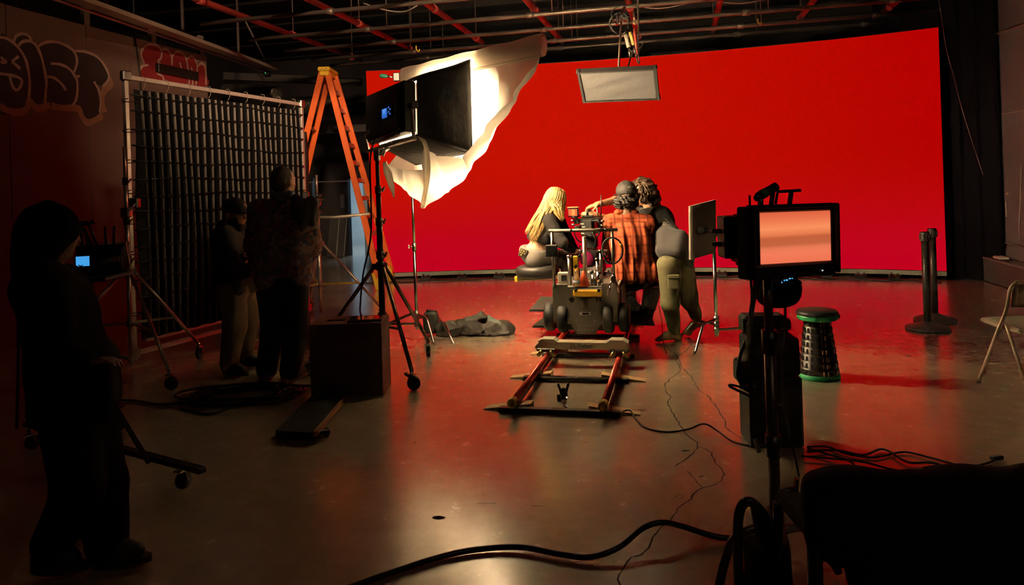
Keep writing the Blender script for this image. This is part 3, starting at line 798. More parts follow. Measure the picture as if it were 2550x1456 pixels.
hem = [(0,PX(957,402,6.02)), (.16,PX(1000,424,6.08)), (.30,PX(1050,420,6.06)), (.36,PX(1056,372,5.98)), (.45,PX(1085,385,5.93)), (.58,PX(1150,396,5.85)), (.70,PX(1200,330,5.65)), (.85,PX(1275,240,5.4)), (1,PX(1340,148,5.25))]
G = []
NU, NV = 90, 64
for i in range(NU+1):
    u = i/NU
    T, Bq, H = TL.lerp(TR, u), interp(belly, u), interp(hem, u)
    col_ = []
    n = V((.8,.6,0))
    for j in range(NV+1):
        v = j/NV
        if v < .62:
            t = v/.62; p = T.lerp(Bq, t) + n*(.20*math.sin(math.pi*t))*(1-u*.75)
        else:
            t = (v-.62)/.38; p = Bq.lerp(H, t) - V((0,0,.06*math.sin(math.pi*t)))*(1-u)**.7
        w = min(1, v*4)*(1-.5*abs(v-.5))
        p = p + n*(.016*math.sin(u*46+3*v+2*math.sin(v*5))+.010*math.sin(u*91+v*7))*w + V((0,0,.010*math.sin(u*33+v*21)))*w*(1 if v > .5 else .2)
        col_.append(p)
    G.append(col_)
sheet = thing('white_sheet', 'white muslin sheet slung around the softbox, glowing at its centre', 'sheet', (0,0,0))
cl = MB().grid(G).build('cloth', sheet_m, sheet)
# sleeve over the pole, seam and hanging tail
slv = []
for i in range(41):
    u = -.005+1.01*i/40; T = TL.lerp(TR, u); row = []
    for j in range(13):
        a = 2*math.pi*j/12; n = V((.8,.6,0))
        row.append(T + V((0,0,-.05)) + n*.035*math.cos(a)*(1+.1*math.sin(i*1.9)) + V((0,0,.085+.004*math.sin(i*.7)))*math.sin(a))
    slv.append(row)
MB().grid(slv).build('pole_sleeve', sheet_m, sheet)
sm = []
for i in range(41):
    u = i/40; T = TL.lerp(TR, u); p = T + V((-.03,-.04,-.14)); sm.append([p+V((0,0,.012)), p-V((0,0,.012))])
solid(MB().grid(sm).build('sleeve_seam', sheet_m, sheet), .004)
tp = [PX(955,404,6.02), PX(965,430,6.05), PX(975,465,6.08), PX(982,495,6.1)]
tw = [.012,.055,.04,.003]; A = []
for p, w in zip(spline(tp,5), np.interp(np.linspace(0,3,16), range(4), tw)): A.append([p-V((w*.6,0,0)), p+V((-w*.2,.03,0)), p+V((w*.2,-.025,0)), p+V((w*.6,.01,.01))])
MB().grid(A).build('hanging_tail', sheet_m, sheet)
MB().tube(spline([PX(1040,336,5.9), PX(1060,362,5.95), PX(1066,430,6.05), PX(1052,515,6.4)], 6), [.02]*19, 6).build('gathered_fold', sheet_m, sheet)
pole = MB().cyl(TL-(TR-TL).normalized()*.12+V((0,0,-.05)), TR+V((0,0,-.05))-(TR-TL).normalized()*.04, .018, 10).build('sheet_pole', steel)
tag(pole, 'metal pole inside the top sleeve of the white sheet', 'pole')
anchor(sheet, TL)
def cstand(name, label, c, ztop, feet_a, legz=(.26,.21,.16), foot_r=.5, mat=chrome, r0=.0175, stages=(), group=None):
    t = thing(name, label, 'stand', (0,0,0), 0, group); c = V((c[0],c[1],0)); Z = V((0,0,1))
    MB().cyl(c+Z*.10, c+Z*.95, r0, 14).build('base_tube', mat, t)
    lv = [.95]+list(stages)+[ztop]
    for i in range(len(lv)-1):
        r = r0*(.82-.16*i)
        MB().cyl(c+Z*(lv[i]-.02), c+Z*lv[i+1], r, 12).build('riser', mat, t)
        k = MB(); k.cyl(c+Z*(lv[i]-.04), c+Z*(lv[i]+.035), r0+.006, 12); knob(k, c+Z*lv[i], (-1,-.2,0), .055); k.build('clamp_collar', steel, t)
    for a, lz in zip(feet_a, legz):
        d = V((math.cos(a), math.sin(a), 0))
        MB().tube(spline([c+Z*lz, c+d*.10+Z*lz, c+d*(foot_r*.55)+Z*lz*.98, c+d*(foot_r*.72)+Z*lz*.72, c+d*foot_r+Z*.016], 5), .0125, 10).build('leg', mat, t)
        MB().cyl(c+Z*(lz-.03), c+Z*(lz+.03), r0+.008, 12).build('leg_hub', steel, t)
    anchor(t, c)
    return t
cstand('sheet_stand', 'slim chrome stand holding the left end of the sheet pole', TL.to_2d() + Vector((.06,-.02)), 2.74, (-1.1, 1.0, 3.1), stages=(1.55,2.15))
cl_ = thing('pole_clamp', 'green handled grip clamp at the left end of the sheet pole', 'clamp', TL+V((-.06,-.03,-.06)))
MB().box((0,0,0), (.07,.05,.09), bev=.008).build('clamp_head', steel, cl_)
MB().cyl((-.03,0,.0), (-.10,-.01,.01), .010, 8).build('screw', chrome, cl_)
MB().lathe([(.012,0),(.022,.02),(.022,.07),(.010,.085)], (-.09,-.01,.01), (-1,-.1,.1), 10).build('handle', M('green_handle',(.03,.22,.14),.4), cl_)

# ------------------------------------------------------------------ butterfly frame with black slatted grid
FA, FB = V((-3.51,6.66,0)), V((-2.59,8.91,0)); fd = (FB-FA).normalized(); fn = V((fd.y,-fd.x,0))   # fn faces the camera side
def FR(s, z, o=0.0): return FA + fd*(2.44*s) + fn*o + V((0,0,z))
zb, zt = .12, 2.66
fr = thing('butterfly_frame', 'tall square aluminium frame laced with a black slatted light grid', 'frame', (0,0,0))
alu = M('frame_aluminium', (.62,.55,.50), .35, .55, var=.15)
def sqtube(a, b, nm, w=.042): return MB().beam(a, b, w, w, fn, .004).build(nm, alu, fr)
sqtube(FR(-.01,zb-.06), FR(-.01,zt+.03), 'frame_post'); sqtube(FR(1.01,zb-.06), FR(1.01,zt), 'frame_post')
sqtube(FR(-.01,zt), FR(1.01,zt-.03), 'frame_rail'); sqtube(FR(-.01,zb), FR(1.01,zb), 'frame_rail'); sqtube(FR(.05,zb+.09,-.02), FR(1.0,zb+.09,-.02), 'frame_rail', .03)
for s, z in ((-.01,zt+.01),(1.01,zt-.02),(-.01,zb),(1.01,zb)):
    MB().box(FR(s,z,.01), (.09,.06,.09), Matrix((fd,-fn,V((0,0,1)))).transposed(), .01).build('corner_joint', steel, fr)
clothg = M('grid_black_cloth', (.004,.0036,.004), .9, bump=.3)
P = []
for i in range(49):
    s = .03+.94*i/48
    P.append([FR(s, zb+.1+(zt-zb-.2)*j/10, -.03+.015*math.sin(s*70)+.02*math.sin(j*.9+s*4)) for j in range(11)])
solid(MB().grid(P).build('black_cloth', clothg, fr), .004)
slat_m = M('grid_slat_lit', (.20,.165,.14), .65, var=.3, scale=7); slat_b = M('grid_slat_black', (.005,.0045,.005), .95, spec=.1)  # pale slat colour paints in the lit faces of black fabric strips
NS = 25
for i in range(NS):
    s = .055+.90*i/(NS-1)
    pts = []
    for j in range(15):
        v = j/14; z = zb+.13+(zt-zb-.24)*v
        bow = .020*math.sin(math.pi*v)*(1-.6*i/NS) + .003*math.sin(v*9+i*.8)
        pts.append(FR(s+bow*.6, z, .012+.008*math.sin(v*5+i)))
    w = .015-.002*math.sin(i*1.3)-.003*i/NS
    A = [[p - fd*w*.5 + fn*.0, p + fd*w*.5 + fn*.016] for p in pts]
    o = MB().grid(A).build('slat', slat_m, fr); solid(o, .004)
    A = [[p + fd*w*.5 + fn*.016, p + fd*(w*.5+.012) + fn*.05] for p in pts]
    solid(MB().grid(A).build('slat_flap', slat_b, o), .003)
for j in range(15):
    z = zb+.2+(zt-zb-.36)*j/14
    MB().tube([FR(i/24, z+.012*math.sin(j*2+i*.4), .034+.004*math.sin(i*3)) for i in range(25)], .009, 5).build('lacing_cord', black, fr)
for i in range(9):
    MB().tube(spline([FR(.06+i*.11, zt+.02,.0), FR(.06+i*.11, zt+.01,.05), FR(.065+i*.11, zt-.06,.04), FR(.06+i*.11, zt-.1,.02)], 4), .003, 5).build('tie', M('tie_pale',(.30,.24,.2),.7), fr)
for i in range(8):
    MB().tube(spline([FR(-.01, .5+i*.28,.03), FR(-.035,.48+i*.28,.02), FR(.0,.47+i*.28,.035), FR(.04,.5+i*.28,.02)], 4), .005, 5).build('tie', black, fr)
anchor(fr, FA)
a_ = FR(1.02, zt-.15,.02)
P = [[FR(1.03+.07*t, zt-.35-1.7*k/8, -.05-.05*t+.02*math.sin(k)) for t in (0,.5,1)] for k in range(9)]
tag(solid(MB().grid(P).build('side_drape', M('drape_grey',(.03,.028,.027),.9)), .004), 'narrow dark drape hanging off the right side of the frame', 'drape')
red_leg = M('stand_chrome_warm', (.60,.52,.46), .3, .8)
sA = roller_stand('roller_stand', 'chrome roller stand at the left post of the frame', (-3.40,6.36), 2.0, .90, [(-3.02,6.85),(-2.80,5.80),(-4.1,6.2)], red_leg, red_leg, zbrace=.45, stages=(1.35,1.7), group='roller stands of the frame')
sB = roller_stand('roller_stand', 'chrome roller stand with yellow taped brace at the right frame post', (-2.36,8.74), 1.75, .92, [(-1.61,8.60),(-2.7,9.5),(-2.8,8.15)], red_leg, red_leg, zbrace=.43, bracemat=yellowtape, stages=(1.3,1.5), group='roller stands of the frame')
for st, c, s in ((sA, V((-3.40,6.36,0)), 0), (sB, V((-2.36,8.74,0)), 1)):
    k = MB(); k.cyl(c+V((0,0,1.42)), FR(s, 1.5,.05), .014, 8); k.box(c+V((0,0,1.42)), (.08,.07,.09), None, .012); k.box(FR(s,1.5,.04), (.09,.07,.10), None, .012); knob(k, c+V((.03,-.03,1.44)), (1,-1,.1), .06)
    q = k.build('grip_head', steel, st); q.matrix_parent_inverse = Matrix.Translation(-c)
k = MB().tube([PX(788,541,8.74), PX(835,541,8.66), PX(920,532,8.6)], .017, 8).build('grip_arm', M('arm_pale',(.62,.55,.45),.4,.4), sB); k.matrix_parent_inverse = Matrix.Translation(-V((-2.36,8.74,0)))

# ------------------------------------------------------------------ orange A-frame ladder
ld = thing('step_ladder', 'tall orange fibreglass A-frame ladder with yellow cap', 'ladder', (0,0,0))
top = PX(817,178,11.5)
nf, ff = FL(945,722), FL(976,703); nr, fr_ = FL(668,728), FL(700,708)
depth = V((0,.28,0))
rail_f = orange
def rail(a, b, nm, mat, w=.095):
    o = MB(); o.beam(a, b, .035, w, (1,0,.2) if nm != 'x' else (0,0,1), .004)
    return o.build(nm, mat, ld)
nt_, ft_ = top+V((.04,-.20,-.05)), top+V((.06,.20,-.05)); nrt, frt = top+V((-.05,-.20,-.05)), top+V((-.05,.20,-.05))
rails = [rail(nt_, nf+V((0,0,.18)), 'front_rail', orange), rail(ft_, ff+V((0,0,.18)), 'front_rail', orange), rail(nrt, nr+V((0,0,.02)), 'rear_rail', orange), rail(frt, fr_+V((0,0,.02)), 'rear_rail', rail_f)]
for a, b in ((nt_,nf),(ft_,ff)):
    d = (a-b).normalized(); MB().beam(b+V((0,0,.005)), b+d*.28, .05, .11, (1,0,.2), .006).build('foot_boot', yellow, ld)
for i in range(1, 12):
    t = i/12.0; MB().beam(nt_.lerp(nf,t), ft_.lerp(ff,t), .075, .025, (1,0,.3), .003).build('step', steel if i % 4 else M('step_red',(.35,.09,.05),.5), ld)
for t in (.25,.5,.75): MB().beam(nrt.lerp(nr,t), frt.lerp(fr_,t), .03, .02, (0,0,1)).build('rear_brace', steel, ld)
for a0,a1,b0,b1 in ((nt_,nf,nrt,nr),(ft_,ff,frt,fr_)): MB().beam(a0.lerp(a1,.5), b0.lerp(b1,.5), .02, .006).build('spreader', steel, ld)
cp = MB(); cp.box(top, (.19,.56,.07), None, .015); cp.box(top+V((0,0,-.06)), (.15,.5,.08), None, .01)
cp = cp.build('top_cap', yellow, ld)
for k_ in range(4): MB().box(top+V((-.05+.032*k_,-.2815,-.012+.012*(k_%2))), (.022,.002,.010)).build('cap_print', M('print_dark',(.06,.05,.03),.6), cp)
anchor(ld, (nf+ff+nr+fr_)/4)

# ------------------------------------------------------------------ wooden box with case lid, board, cables at the left
bx = thing('wooden_box', 'dark brown wooden box with a hand slot, below the light stand', 'box', (0,0,0))
A0, A1 = FL(775,990), FL(957,980); A1.y = A0.y-.005; bd_ = (A1-A0).normalized(); bn = V((-bd_.y, bd_.x, 0)); W = (A1-A0).length
hB = .53; BM = Matrix((bd_, bn, V((0,0,1)))).transposed()
def BXP(x,y,z): return A0 + bd_*x + bn*y + V((0,0,z))
bxm = M('box_brown', (.085,.032,.022), .55, var=.3, scale=6, bump=.08); bxr = bxm
dB = .34
MB().box(BXP(W/2,.009,hB/2), (W,.018,hB), BM, .002).build('front_board', bxm, bx); MB().box(BXP(W/2,dB-.009,hB/2), (W,.018,hB), BM, .002).build('back_board', bxm, bx)
for x in (.009, W-.009): MB().box(BXP(x,dB/2,hB/2), (.018,dB-.038,hB), BM, .002).build('side_board', bxm, bx)
MB().box(BXP(W/2,dB/2,.009), (W-.04,dB-.04,.018), BM).build('bottom_board', bxm, bx)
mb = MB(); sl = (.09,.24,.13,.20)   # slot x0,x1,y0,y1
for x0,x1,y0_,y1_ in ((0,W,0,sl[2]),(0,W,sl[3],dB),(0,sl[0],sl[2],sl[3]),(sl[1],W,sl[2],sl[3])): mb.box(BXP((x0+x1)/2,(y0_+y1_)/2,hB+.008), (x1-x0,y1_-y0_,.018), BM)
mb.build('top_board', bxm, bx)
anchor(bx, A0)
tb = thing('slate_tablet', 'thin black tablet lying on the wooden box', 'tablet', BXP(W*.73,dB*.42,hB+.018), math.atan2(bd_.y,bd_.x)+.1)
MB().box((0,0,.008), (.26,.18,.014), bev=.005).build('tablet_body', black, tb); MB().box((0,0,.0155), (.235,.155,.002)).build('glass', M('tablet_glass',(.01,.01,.012),.06), tb)
bm_ = M('board_grip', (.030,.025,.020), .9, bump=.8, bscale=150)
bo = thing('ramp_board', 'black grip-topped board with wooden edge leaning on the box foot', 'board', (0,0,0))
q0,q1,q2,q3 = FL(688,1072,.075), FL(778,1076,.075), FL(856,986,.03), FL(776,984,.03)
def hexa(q, th): 
    lo_ = [p-V((0,0,th)) for p in q]; return MB().add(list(q)+lo_, [(0,1,2,3),(7,6,5,4),(0,4,5,1),(1,5,6,2),(2,6,7,3),(3,7,4,0)])
hexa([q0,q1,q2,q3], .022).build('deck', bm_, bo)
e0, e1_ = q1+V((.004,0,.004)), q2+V((.004,0,.004)); sd = V((.02,.004,0))
hexa([e0, e0+sd, e1_+sd, e1_], .03).build('wood_edge', M('edge_wood',(.42,.19,.075),.55,var=.25,scale=18), bo)
MB().tube([FL(690,1079,.042), FL(760,1082,.042), FL(822,1074,.042)], .016, 8).build('foot_bar', black, bo)
MB().tube([FL(772,996,.05), FL(835,972,.05)], .010, 8).build('axle', darksteel, bo)
for p in (FL(772,998,.03), FL(835,974,.03), FL(692,1081,.02), FL(815,1077,.02)): MB().lathe([(.006,-.012),(.026,-.012),(.026,.012),(.006,.012)], V((p.x,p.y,.026)), (.9,.2,0), 14).build('wheel', rubber, bo)
anchor(bo, FL(760,1030))
# coiled cable on the floor
co = []
c0 = FL(600,992)
for i in range(160):
    a = i*.32; rr = .24+.05*math.sin(i*.21)+.03*math.sin(i*.9)
    co.append(c0+V((math.cos(a)*rr*1.55, math.sin(a)*rr*.85, .012+.012*(i/40)+.006*math.sin(i*.37))))
co += [c0+V((.5,.25,.012)), c0+V((.62,.6,.012)), c0+V((.58,.9,.012))]
tag(MB().tube(spline(co,2), .010, 6).build('coiled_cable', M('cable_shiny',(.016,.013,.013),.3)), 'black cable coiled on the floor beside the two men', 'cable')
tag(MB().tube(spline([c0+V((-.3,-.05,.012)), c0+V((-.55,-.12,.012)), c0+V((-.8,0,.012)), c0+V((-1.1,.1,.012)), c0+V((-1.2,.6,.012))],6), .010, 6).build('floor_cable', rubber), 'black cable trailing left from the coil into the dark', 'cable')
tag(MB().tube(spline([FL(575,1012,.01), FL(520,1030,.01), FL(470,1022,.01), FL(450,1018,.01)],6), .009, 6).build('floor_cable', rubber), 'short loose cable end just below the coil', 'cable')
# ------------------------------------------------------------------ dolly track
RC, RL, RR = -.835, -1.14, -.53
tk = thing('dolly_track', 'red tubular dolly track with black sleepers on the floor', 'track', (0,0,0))
for r in (RL, RR):
    o = MB().cyl(RF(r,4.76,.085), RF(r,8.9,.085), .024, 14).build('rail', redrail, tk)
    c_ = MB(); c_.lathe([(.016,0),(.032,0),(.034,.012),(.034,.07),(.026,.08)], RF(r,4.70,.085), FV, 16); c_.build('rail_end', M('rail_end_yellow',(.42,.28,.03),.5), o)
    MB().box(RF(r,6.8,.045), (.012,4.1,.05), ROOM).build('rail_web', M('rail_web',(.09,.02,.018),.5), o)
stext = M('sleeper_text',(.30,.26,.16),.6)
for i in range(5):
    f = 4.78+i*.80
    s = MB().box(RF(RC,f,.022), (.82,.055,.036), ROOM, .004).build('sleeper', M('sleeper_black',(.018,.014,.013),.4), tk)
    text_obj('sleeper_print', 'J.L.Fisher', .04, stext, frame_m(RF(RC,f,.0412), RV, (0,0,1)), s, .0006)
    for r in (RL, RR):
        MB().box(RF(r,f,.052), (.05,.05,.026), ROOM, .004).build('rail_bracket', darksteel, s)
anchor(tk, RF(RC,4.76))
wlab = ['wooden wedge under the left rail, nearest the viewer','wooden wedge under the right rail, nearest the viewer','wooden wedge under the left rail at the second sleeper','wooden wedge under the right rail at the second sleeper','wooden wedge under the left rail beneath the dolly']
k = 0
for i in range(3):
    for sgn, r in ((-1,RL),(1,RR)):
        if k >= 5: break
        f = 4.86+i*.80
        t = thing('track_wedge', wlab[k], 'wedge', RF(r + sgn*.02, f, 0), -TH + (.06*sgn), 'wooden wedges levelling the track')
        L_ = .34; x0, x1 = (-L_*.62, L_*.38) if sgn < 0 else (-L_*.38, L_*.62)
        th = (.006,.058) if sgn < 0 else (.058,.006)
        w = .046
        mb = MB().add([(x0,-w,0),(x1,-w,0),(x1,w,0),(x0,w,0),(x0,-w,th[0]),(x1,-w,th[1]),(x1,w,th[1]),(x0,w,th[0])], [(0,3,2,1),(4,5,6,7),(0,1,5,4),(1,2,6,5),(2,3,7,6),(3,0,4,7)])
        o = mb.build('wedge_block', wedgewood, t); bevel(o, .002, 1)
        k += 1
# ------------------------------------------------------------------ camera dolly
dl = thing('camera_dolly', 'grey steel camera dolly with push bar standing on the track', 'dolly', (0,0,0))
def D(r, f, z): return RF(RC+r, f, z)
def dbox(nm, r, f, z, sr, sf, sz, mat, bev=.006, par=None): return MB().box(D(r,f,z), (sr,sf,sz), ROOM, bev).build(nm, mat, par or dl)
def profile(poly, f, d): return MB().prism(poly, frame_m(D(0,f,0), RV, (0,0,1)), d)
# skate bars on the rails
wm = M('skate_wood', (.42,.36,.25), .5, var=.2, scale=10)
for f in (6.06, 7.42):
    pl = [(-.40,.155),(.40,.155),(.40,.175),(.36,.215),(-.36,.215),(-.40,.175)]
    b_ = profile(pl, f, .11).build('skate_bar', wm, dl); bevel(b_, .004)
    profile([(-.385,.213),(-.2,.213),(-.24,.238),(-.34,.238)], f, .12).build('skate_pad', M('pad_grey',(.35,.32,.25),.5), b_)
    profile([(.2,.213),(.385,.213),(.34,.238),(.24,.238)], f, .12).build('skate_pad', MATS['pad_grey'], b_)
    if f < 7: text_obj('brand_print', 'J.L.Fisher', .052, M('print_brown',(.05,.03,.015),.7), frame_m(D(0,f-.0565,.186), RV, -FV), b_, .0006)
    for r in (RL-RC, RR-RC):
        bg = MB(); bg.box(D(r,f,.148), (.17,.13,.03), ROOM, .01)
        bo_ = bg.build('bogie', darksteel, b_)
        w_ = MB()
        for s in (-1,1):
            for df in (-.045,.045):
                ax = (RV*s*.75 + V((0,0,.66))).normalized()
                w_.lathe([(.012,-.016),(.036,-.016),(.040,0),(.036,.016),(.012,.016)], D(r+s*.052, f+df, .118), ax, 16)
        w_.build('bogie_wheels', M('wheel_brass',(.36,.32,.10),.25,.7), bo_)
dbox('chassis', 0, 6.8, .33, .46, .95, .16, M('chassis_dark',(.06,.055,.05),.5,.4))
# front plate facing the viewer
front = [(-.285,.33),(-.19,.33),(-.175,.31),(-.13,.31),(-.085,.225),(.085,.225),(.13,.31),(.175,.31),(.19,.33),(.285,.33),(.285,.67),(.15,.67),(.145,.62),(-.145,.62),(-.15,.66),(-.285,.66)]
fp = profile(front, 6.30, .03).build('front_plate', dollygray, dl); bevel(fp, .006)
for r, z, rad in ((-.115,.525,.024),(-.20,.375,.018),(.195,.375,.018)):
    MB().cyl(D(r,6.2835,z), D(r,6.30,z), rad, 18).build('port_hole', M('hole_black',(.004,.004,.004),.9), fp)
dbox('label_plate', .0, 6.2825, .49, .075,.004,.055, M('plate_grey',(.26,.24,.20),.45,.3), .001, fp)
dbox('slot_frame', .0, 6.2825, .405, .095,.004,.026, M('plate_bright',(.5,.47,.42),.4,.4), .001, fp); dbox('slot', .005, 6.2815, .405, .06,.004,.018, MATS['hole_black'], 0, fp)
for dx in (.105,.135): dbox('vent_slot', dx, 6.2825, .545, .012,.004,.07, MATS['hole_black'], 0, fp)
emb = M('emboss_grey',(.22,.20,.16),.5,.3)
text_obj('embossed_name', 'J.L.Fisher', .04, emb, frame_m(D(0,6.2835,.300), RV, -FV), fp, .001)
for k_ in range(6): MB().box(D(-.06+.024*k_,6.2835,.262), (.014,.002,.024), ROOM).build('embossed_mark', emb, fp)
for i in range(10): MB().sphere(D(-.24+.053*i,6.284,.345+.25*((i*7)%3)/3), .005, 8, 5).build('bolt', steel, fp)
for s in (-1,1):
    sd_ = dbox('side_plate', s*.275, 6.72, .47, .03, .82, .32, dollygray)
    dbox('side_cover', s*.297, 6.75, .50, .014, .5, .18, M('cover_grey',(.11,.10,.085),.5,.3), .004, sd_)
yh = dbox('grab_handle', .03, 6.255, .588, .255,.03,.06, yellow, .012)
for r in (-.07,.13): MB().cyl(D(r,6.24,.612), D(r,6.30,.612), .014, 10).build('handle_bolt', darksteel, yh)
# tyres
for r, f in ((-.33,6.40),(-.20,6.34),(.20,6.34),(.33,6.40),(-.33,7.35),(.33,7.35)):
    w_ = MB().lathe([(.05,-.04),(.105,-.045),(.125,-.03),(.128,0),(.125,.03),(.105,.045),(.05,.04)], D(r,f,.356), RV, 28).build('tyre', rubber, dl)
    MB().lathe([(.01,-.046),(.05,-.046),(.055,-.03),(.055,.03),(.05,.046),(.01,.046)], D(r,f,.356), RV, 16).build('hub', graymetal, w_)
for r in (-.265,.265): dbox('axle_arm', r, 6.38, .36, .06,.10,.12, black)
# push bar
pb_ = M('push_bar',(.26,.23,.19),.35,.7)
for r, nm in ((-.262,'push_bar_post'),(.262,'push_bar_post')):
    MB().cyl(D(r,6.27,.64), D(r,6.24,1.125), .014, 12).build(nm, pb_, dl)
MB().cyl(D(-.29,6.24,1.135), D(.31,6.24,1.135), .015, 12).build('push_bar_grip', M('grip_grey',(.20,.18,.15),.6), dl)
hb = MB(); hb.cyl(D(-.10,6.24,1.135), D(-.085,6.24,1.135), .018, 12); hb.cyl(D(.20,6.24,1.135), D(.215,6.24,1.135), .018, 12); hb.build('grip_ring', black, dl)
# control valves, levers and tubes rising from the deck
dbox('deck', 0, 6.68, .625, .52, .70, .02, M('deck_grey',(.13,.12,.10),.5,.4))
for r, f, z0, z1, rad, nm, mt in ((-.145,6.42,.63,.89,.017,'lever_tube',steel),(-.015,6.5,.63,1.06,.020,'column_tube',M('tube_warm',(.40,.33,.26),.3,.8)),(.105,6.42,.63,.86,.013,'lever',steel),(.135,6.45,.63,.93,.015,'steering_post',steel),(.07,6.40,.63,.73,.022,'valve',steel),(.12,6.38,.63,.76,.028,'valve',chrome)):
    o = MB().cyl(D(r,f,z0), D(r,f,z1), rad, 14).build(nm, mt, dl)
    if nm in ('lever_tube','steering_post','lever'):
        MB().lathe([(rad,0),(rad+.008,.003),(rad+.008,.02),(rad*.7,.028)], D(r,f,z1-.01), (0,0,1), 14).build('tube_cap', chrome if nm=='lever_tube' else darksteel, o)
MB().box(D(.15,6.45,.935), (.10,.03,.022), ROOM, .006).build('steering_handle', M('handle_dark',(.10,.05,.04),.4), dl)
MB().sphere(D(.055,6.40,.755), .02).build('valve_knob', black, dl)
yb = MB().box(D(-.09,6.44,.765), (.048,.03,.26), ROOM, .008).build('yellow_lever', yellow, dl)
MB().box(D(-.088,6.424,.80), (.026,.002,.035), ROOM @ Matrix.Rotation(.78,3,'Y')).build('warning_mark', black, yb)
cbm = MB(); cbm.box(D(-.20,6.44,.70), (.11,.06,.10), ROOM, .008); cb1 = cbm.build('bracket', M('bracket_grey',(.38,.34,.27),.45,.3), dl)
dbox('bracket_window', -.195, 6.407, .70, .05,.004,.05, MATS['hole_black'], 0, cb1)
oc = MB().lathe([(.055,0),(.012,.13),(.008,.135)], D(-.012,6.37,.636), (0,0,1), 16).build('orange_cone', M('cone_orange',(.75,.10,.02),.5))
tag(oc, 'tiny orange cone on the dolly deck', 'cone')
# boom arm, seat posts, step boards
MB().beam(D(-.02,6.75,.66), D(.02,7.25,.72), .16, .12, (0,0,1), .015).build('boom_arm', M('arm_grey',(.13,.12,.11),.45,.4), dl)
MB().cyl(D(.02,7.15,.70), D(.02,7.15,.86), .06, 18).build('boom_head', darksteel, dl)
MB().beam(D(.1,7.5,.78), D(.42,7.4,.78), .10, .06, (0,0,1), .01).build('cross_arm', MATS['arm_grey'], dl)
ST = PX(1338, 672, 7.05)
ar = MB(); ar.beam(D(-.22,6.9,.66), V((ST.x-.2,ST.y,ST.z-.085)), .06, .035, (0,0,1), .006); ar.build('seat_arm', M('seat_arm_tan',(.40,.28,.14),.5), dl)
MB().box(V((ST.x-.21,ST.y-.01,ST.z-.08)), (.03,.07,.05), None, .006).build('arm_tip', yellow, dl)
MB().lathe([(.0,.0),(.17,.0),(.205,.02),(.212,.06),(.205,.095),(.17,.112),(0,.115)], V((ST.x,ST.y,ST.z-.065)), (0,0,1), 30).build('left_seat', M('seat_vinyl',(.020,.018,.017),.5,bump=.2), dl)
ES = V((1.22, 7.02, .60))
MB().lathe([(.0,.0),(.15,.0),(.18,.02),(.185,.05),(.16,.08),(0,.082)], ES+V((0,0,-.085)), (0,0,1), 26).build('right_seat', MATS['seat_vinyl'], dl)
MB().cyl(D(.28,7.0,.45), ES+V((0,0,-.08)), .02, 10).build('seat_post', steel, dl)
grip_b = M('step_grip',(.055,.048,.042),.85,bump=.8,bscale=160)
for (cx, cy, z, nm) in ((1360, 757, .24, 0), (1366, 799, .13, 1)):
    qs = ((1318,770),(1420,770),(1430,738),(1347,738)) if nm == 0 else ((1326,810),(1430,810),(1440,786),(1360,784))
    q = [FL(x,y,z) for x,y in qs]
    s_ = hexa(q, .022).build('step_board', grip_b, dl); bevel(s_, .006)
    MB().beam(q[0]+V((0,-.006,-.011)), q[1]+V((0,-.006,-.011)), .012, .022).build('step_edge', M('edge_black',(.015,.013,.012),.4), s_)
q = [FL(1505,800,.20), FL(1630,806,.20), FL(1618,775,.20), FL(1510,772,.20)]
hexa(q, .02).build('foot_board', grip_b, dl)
for a,b in ((FL(1375,765,.22), D(-.28,7.0,.35)), (FL(1375,805,.11), D(-.28,6.8,.25)), (FL(1520,800,.18), D(.28,6.9,.3))): MB().cyl(a,b,.014,8).build('step_strut', darksteel, dl)
anchor(dl, D(0,6.5,0))
# things on the dolly
bt = thing('water_bottle', 'small clear plastic water bottle on the dolly deck', 'bottle', D(-.075,6.355,.636))
gl = M('clear_plastic',(.85,.87,.85),.08,trans=.85,var=.02)
MB().lathe([(.028,0),(.031,.006),(.031,.06),(.029,.07),(.030,.085),(.013,.118),(.012,.125)], (0,0,0), (0,0,1), 18).build('bottle_body', gl, bt)
MB().lathe([(.0135,.122),(.0135,.138),(0,.138)], (0,0,0), (0,0,1), 14).build('cap', white, bt)
MB().lathe([(.0315,.022),(.0315,.05)], (0,0,0), (0,0,1), 18).build('paper_label', M('bottle_label',(.45,.55,.72),.6), bt)
cp_ = thing('clip_monitor', 'small black monitor clipped to the left post of the push bar', 'monitor', D(-.262,6.20,.965), -TH)
MB().box((0,0,0), (.105,.035,.105), bev=.006).build('monitor_body', black, cp_); MB().box((0,-.019,0), (.075,.003,.075)).build('monitor_glass', M('mon_glass',(.02,.02,.022),.08), cp_); MB().box((.0,.02,-.02), (.03,.03,.04), bev=.004).build('clip', darksteel, cp_)
co = []
for i in range(70):
    a = i*.28+.4; co.append(D(.262+.085*math.cos(a)*(1+.08*math.sin(i*.3)), 6.20-.010*(i%9)/9, .96+.11*math.sin(a)))
hc = thing('hung_cable', 'coiled black cable with yellow tag hung on the right post', 'cable', (0,0,0))
MB().tube(spline(co,3), .007, 6).build('coil', rubber, hc)
MB().cyl(D(.343,6.19,.985), D(.333,6.19,1.02), .010, 8).build('tag', yellow, hc)
MB().tube(spline([D(.26,6.2,.87), D(.22,6.2,.85), D(.20,6.21,.88), D(.205,6.21,.95)],5), .008, 6).build('loose_end', rubber, hc)
anchor(hc, D(.262,6.2,.96))
hd = thing('grip_hardware', 'chrome grip clips hanging from the right post of the dolly', 'clips', (0,0,0))
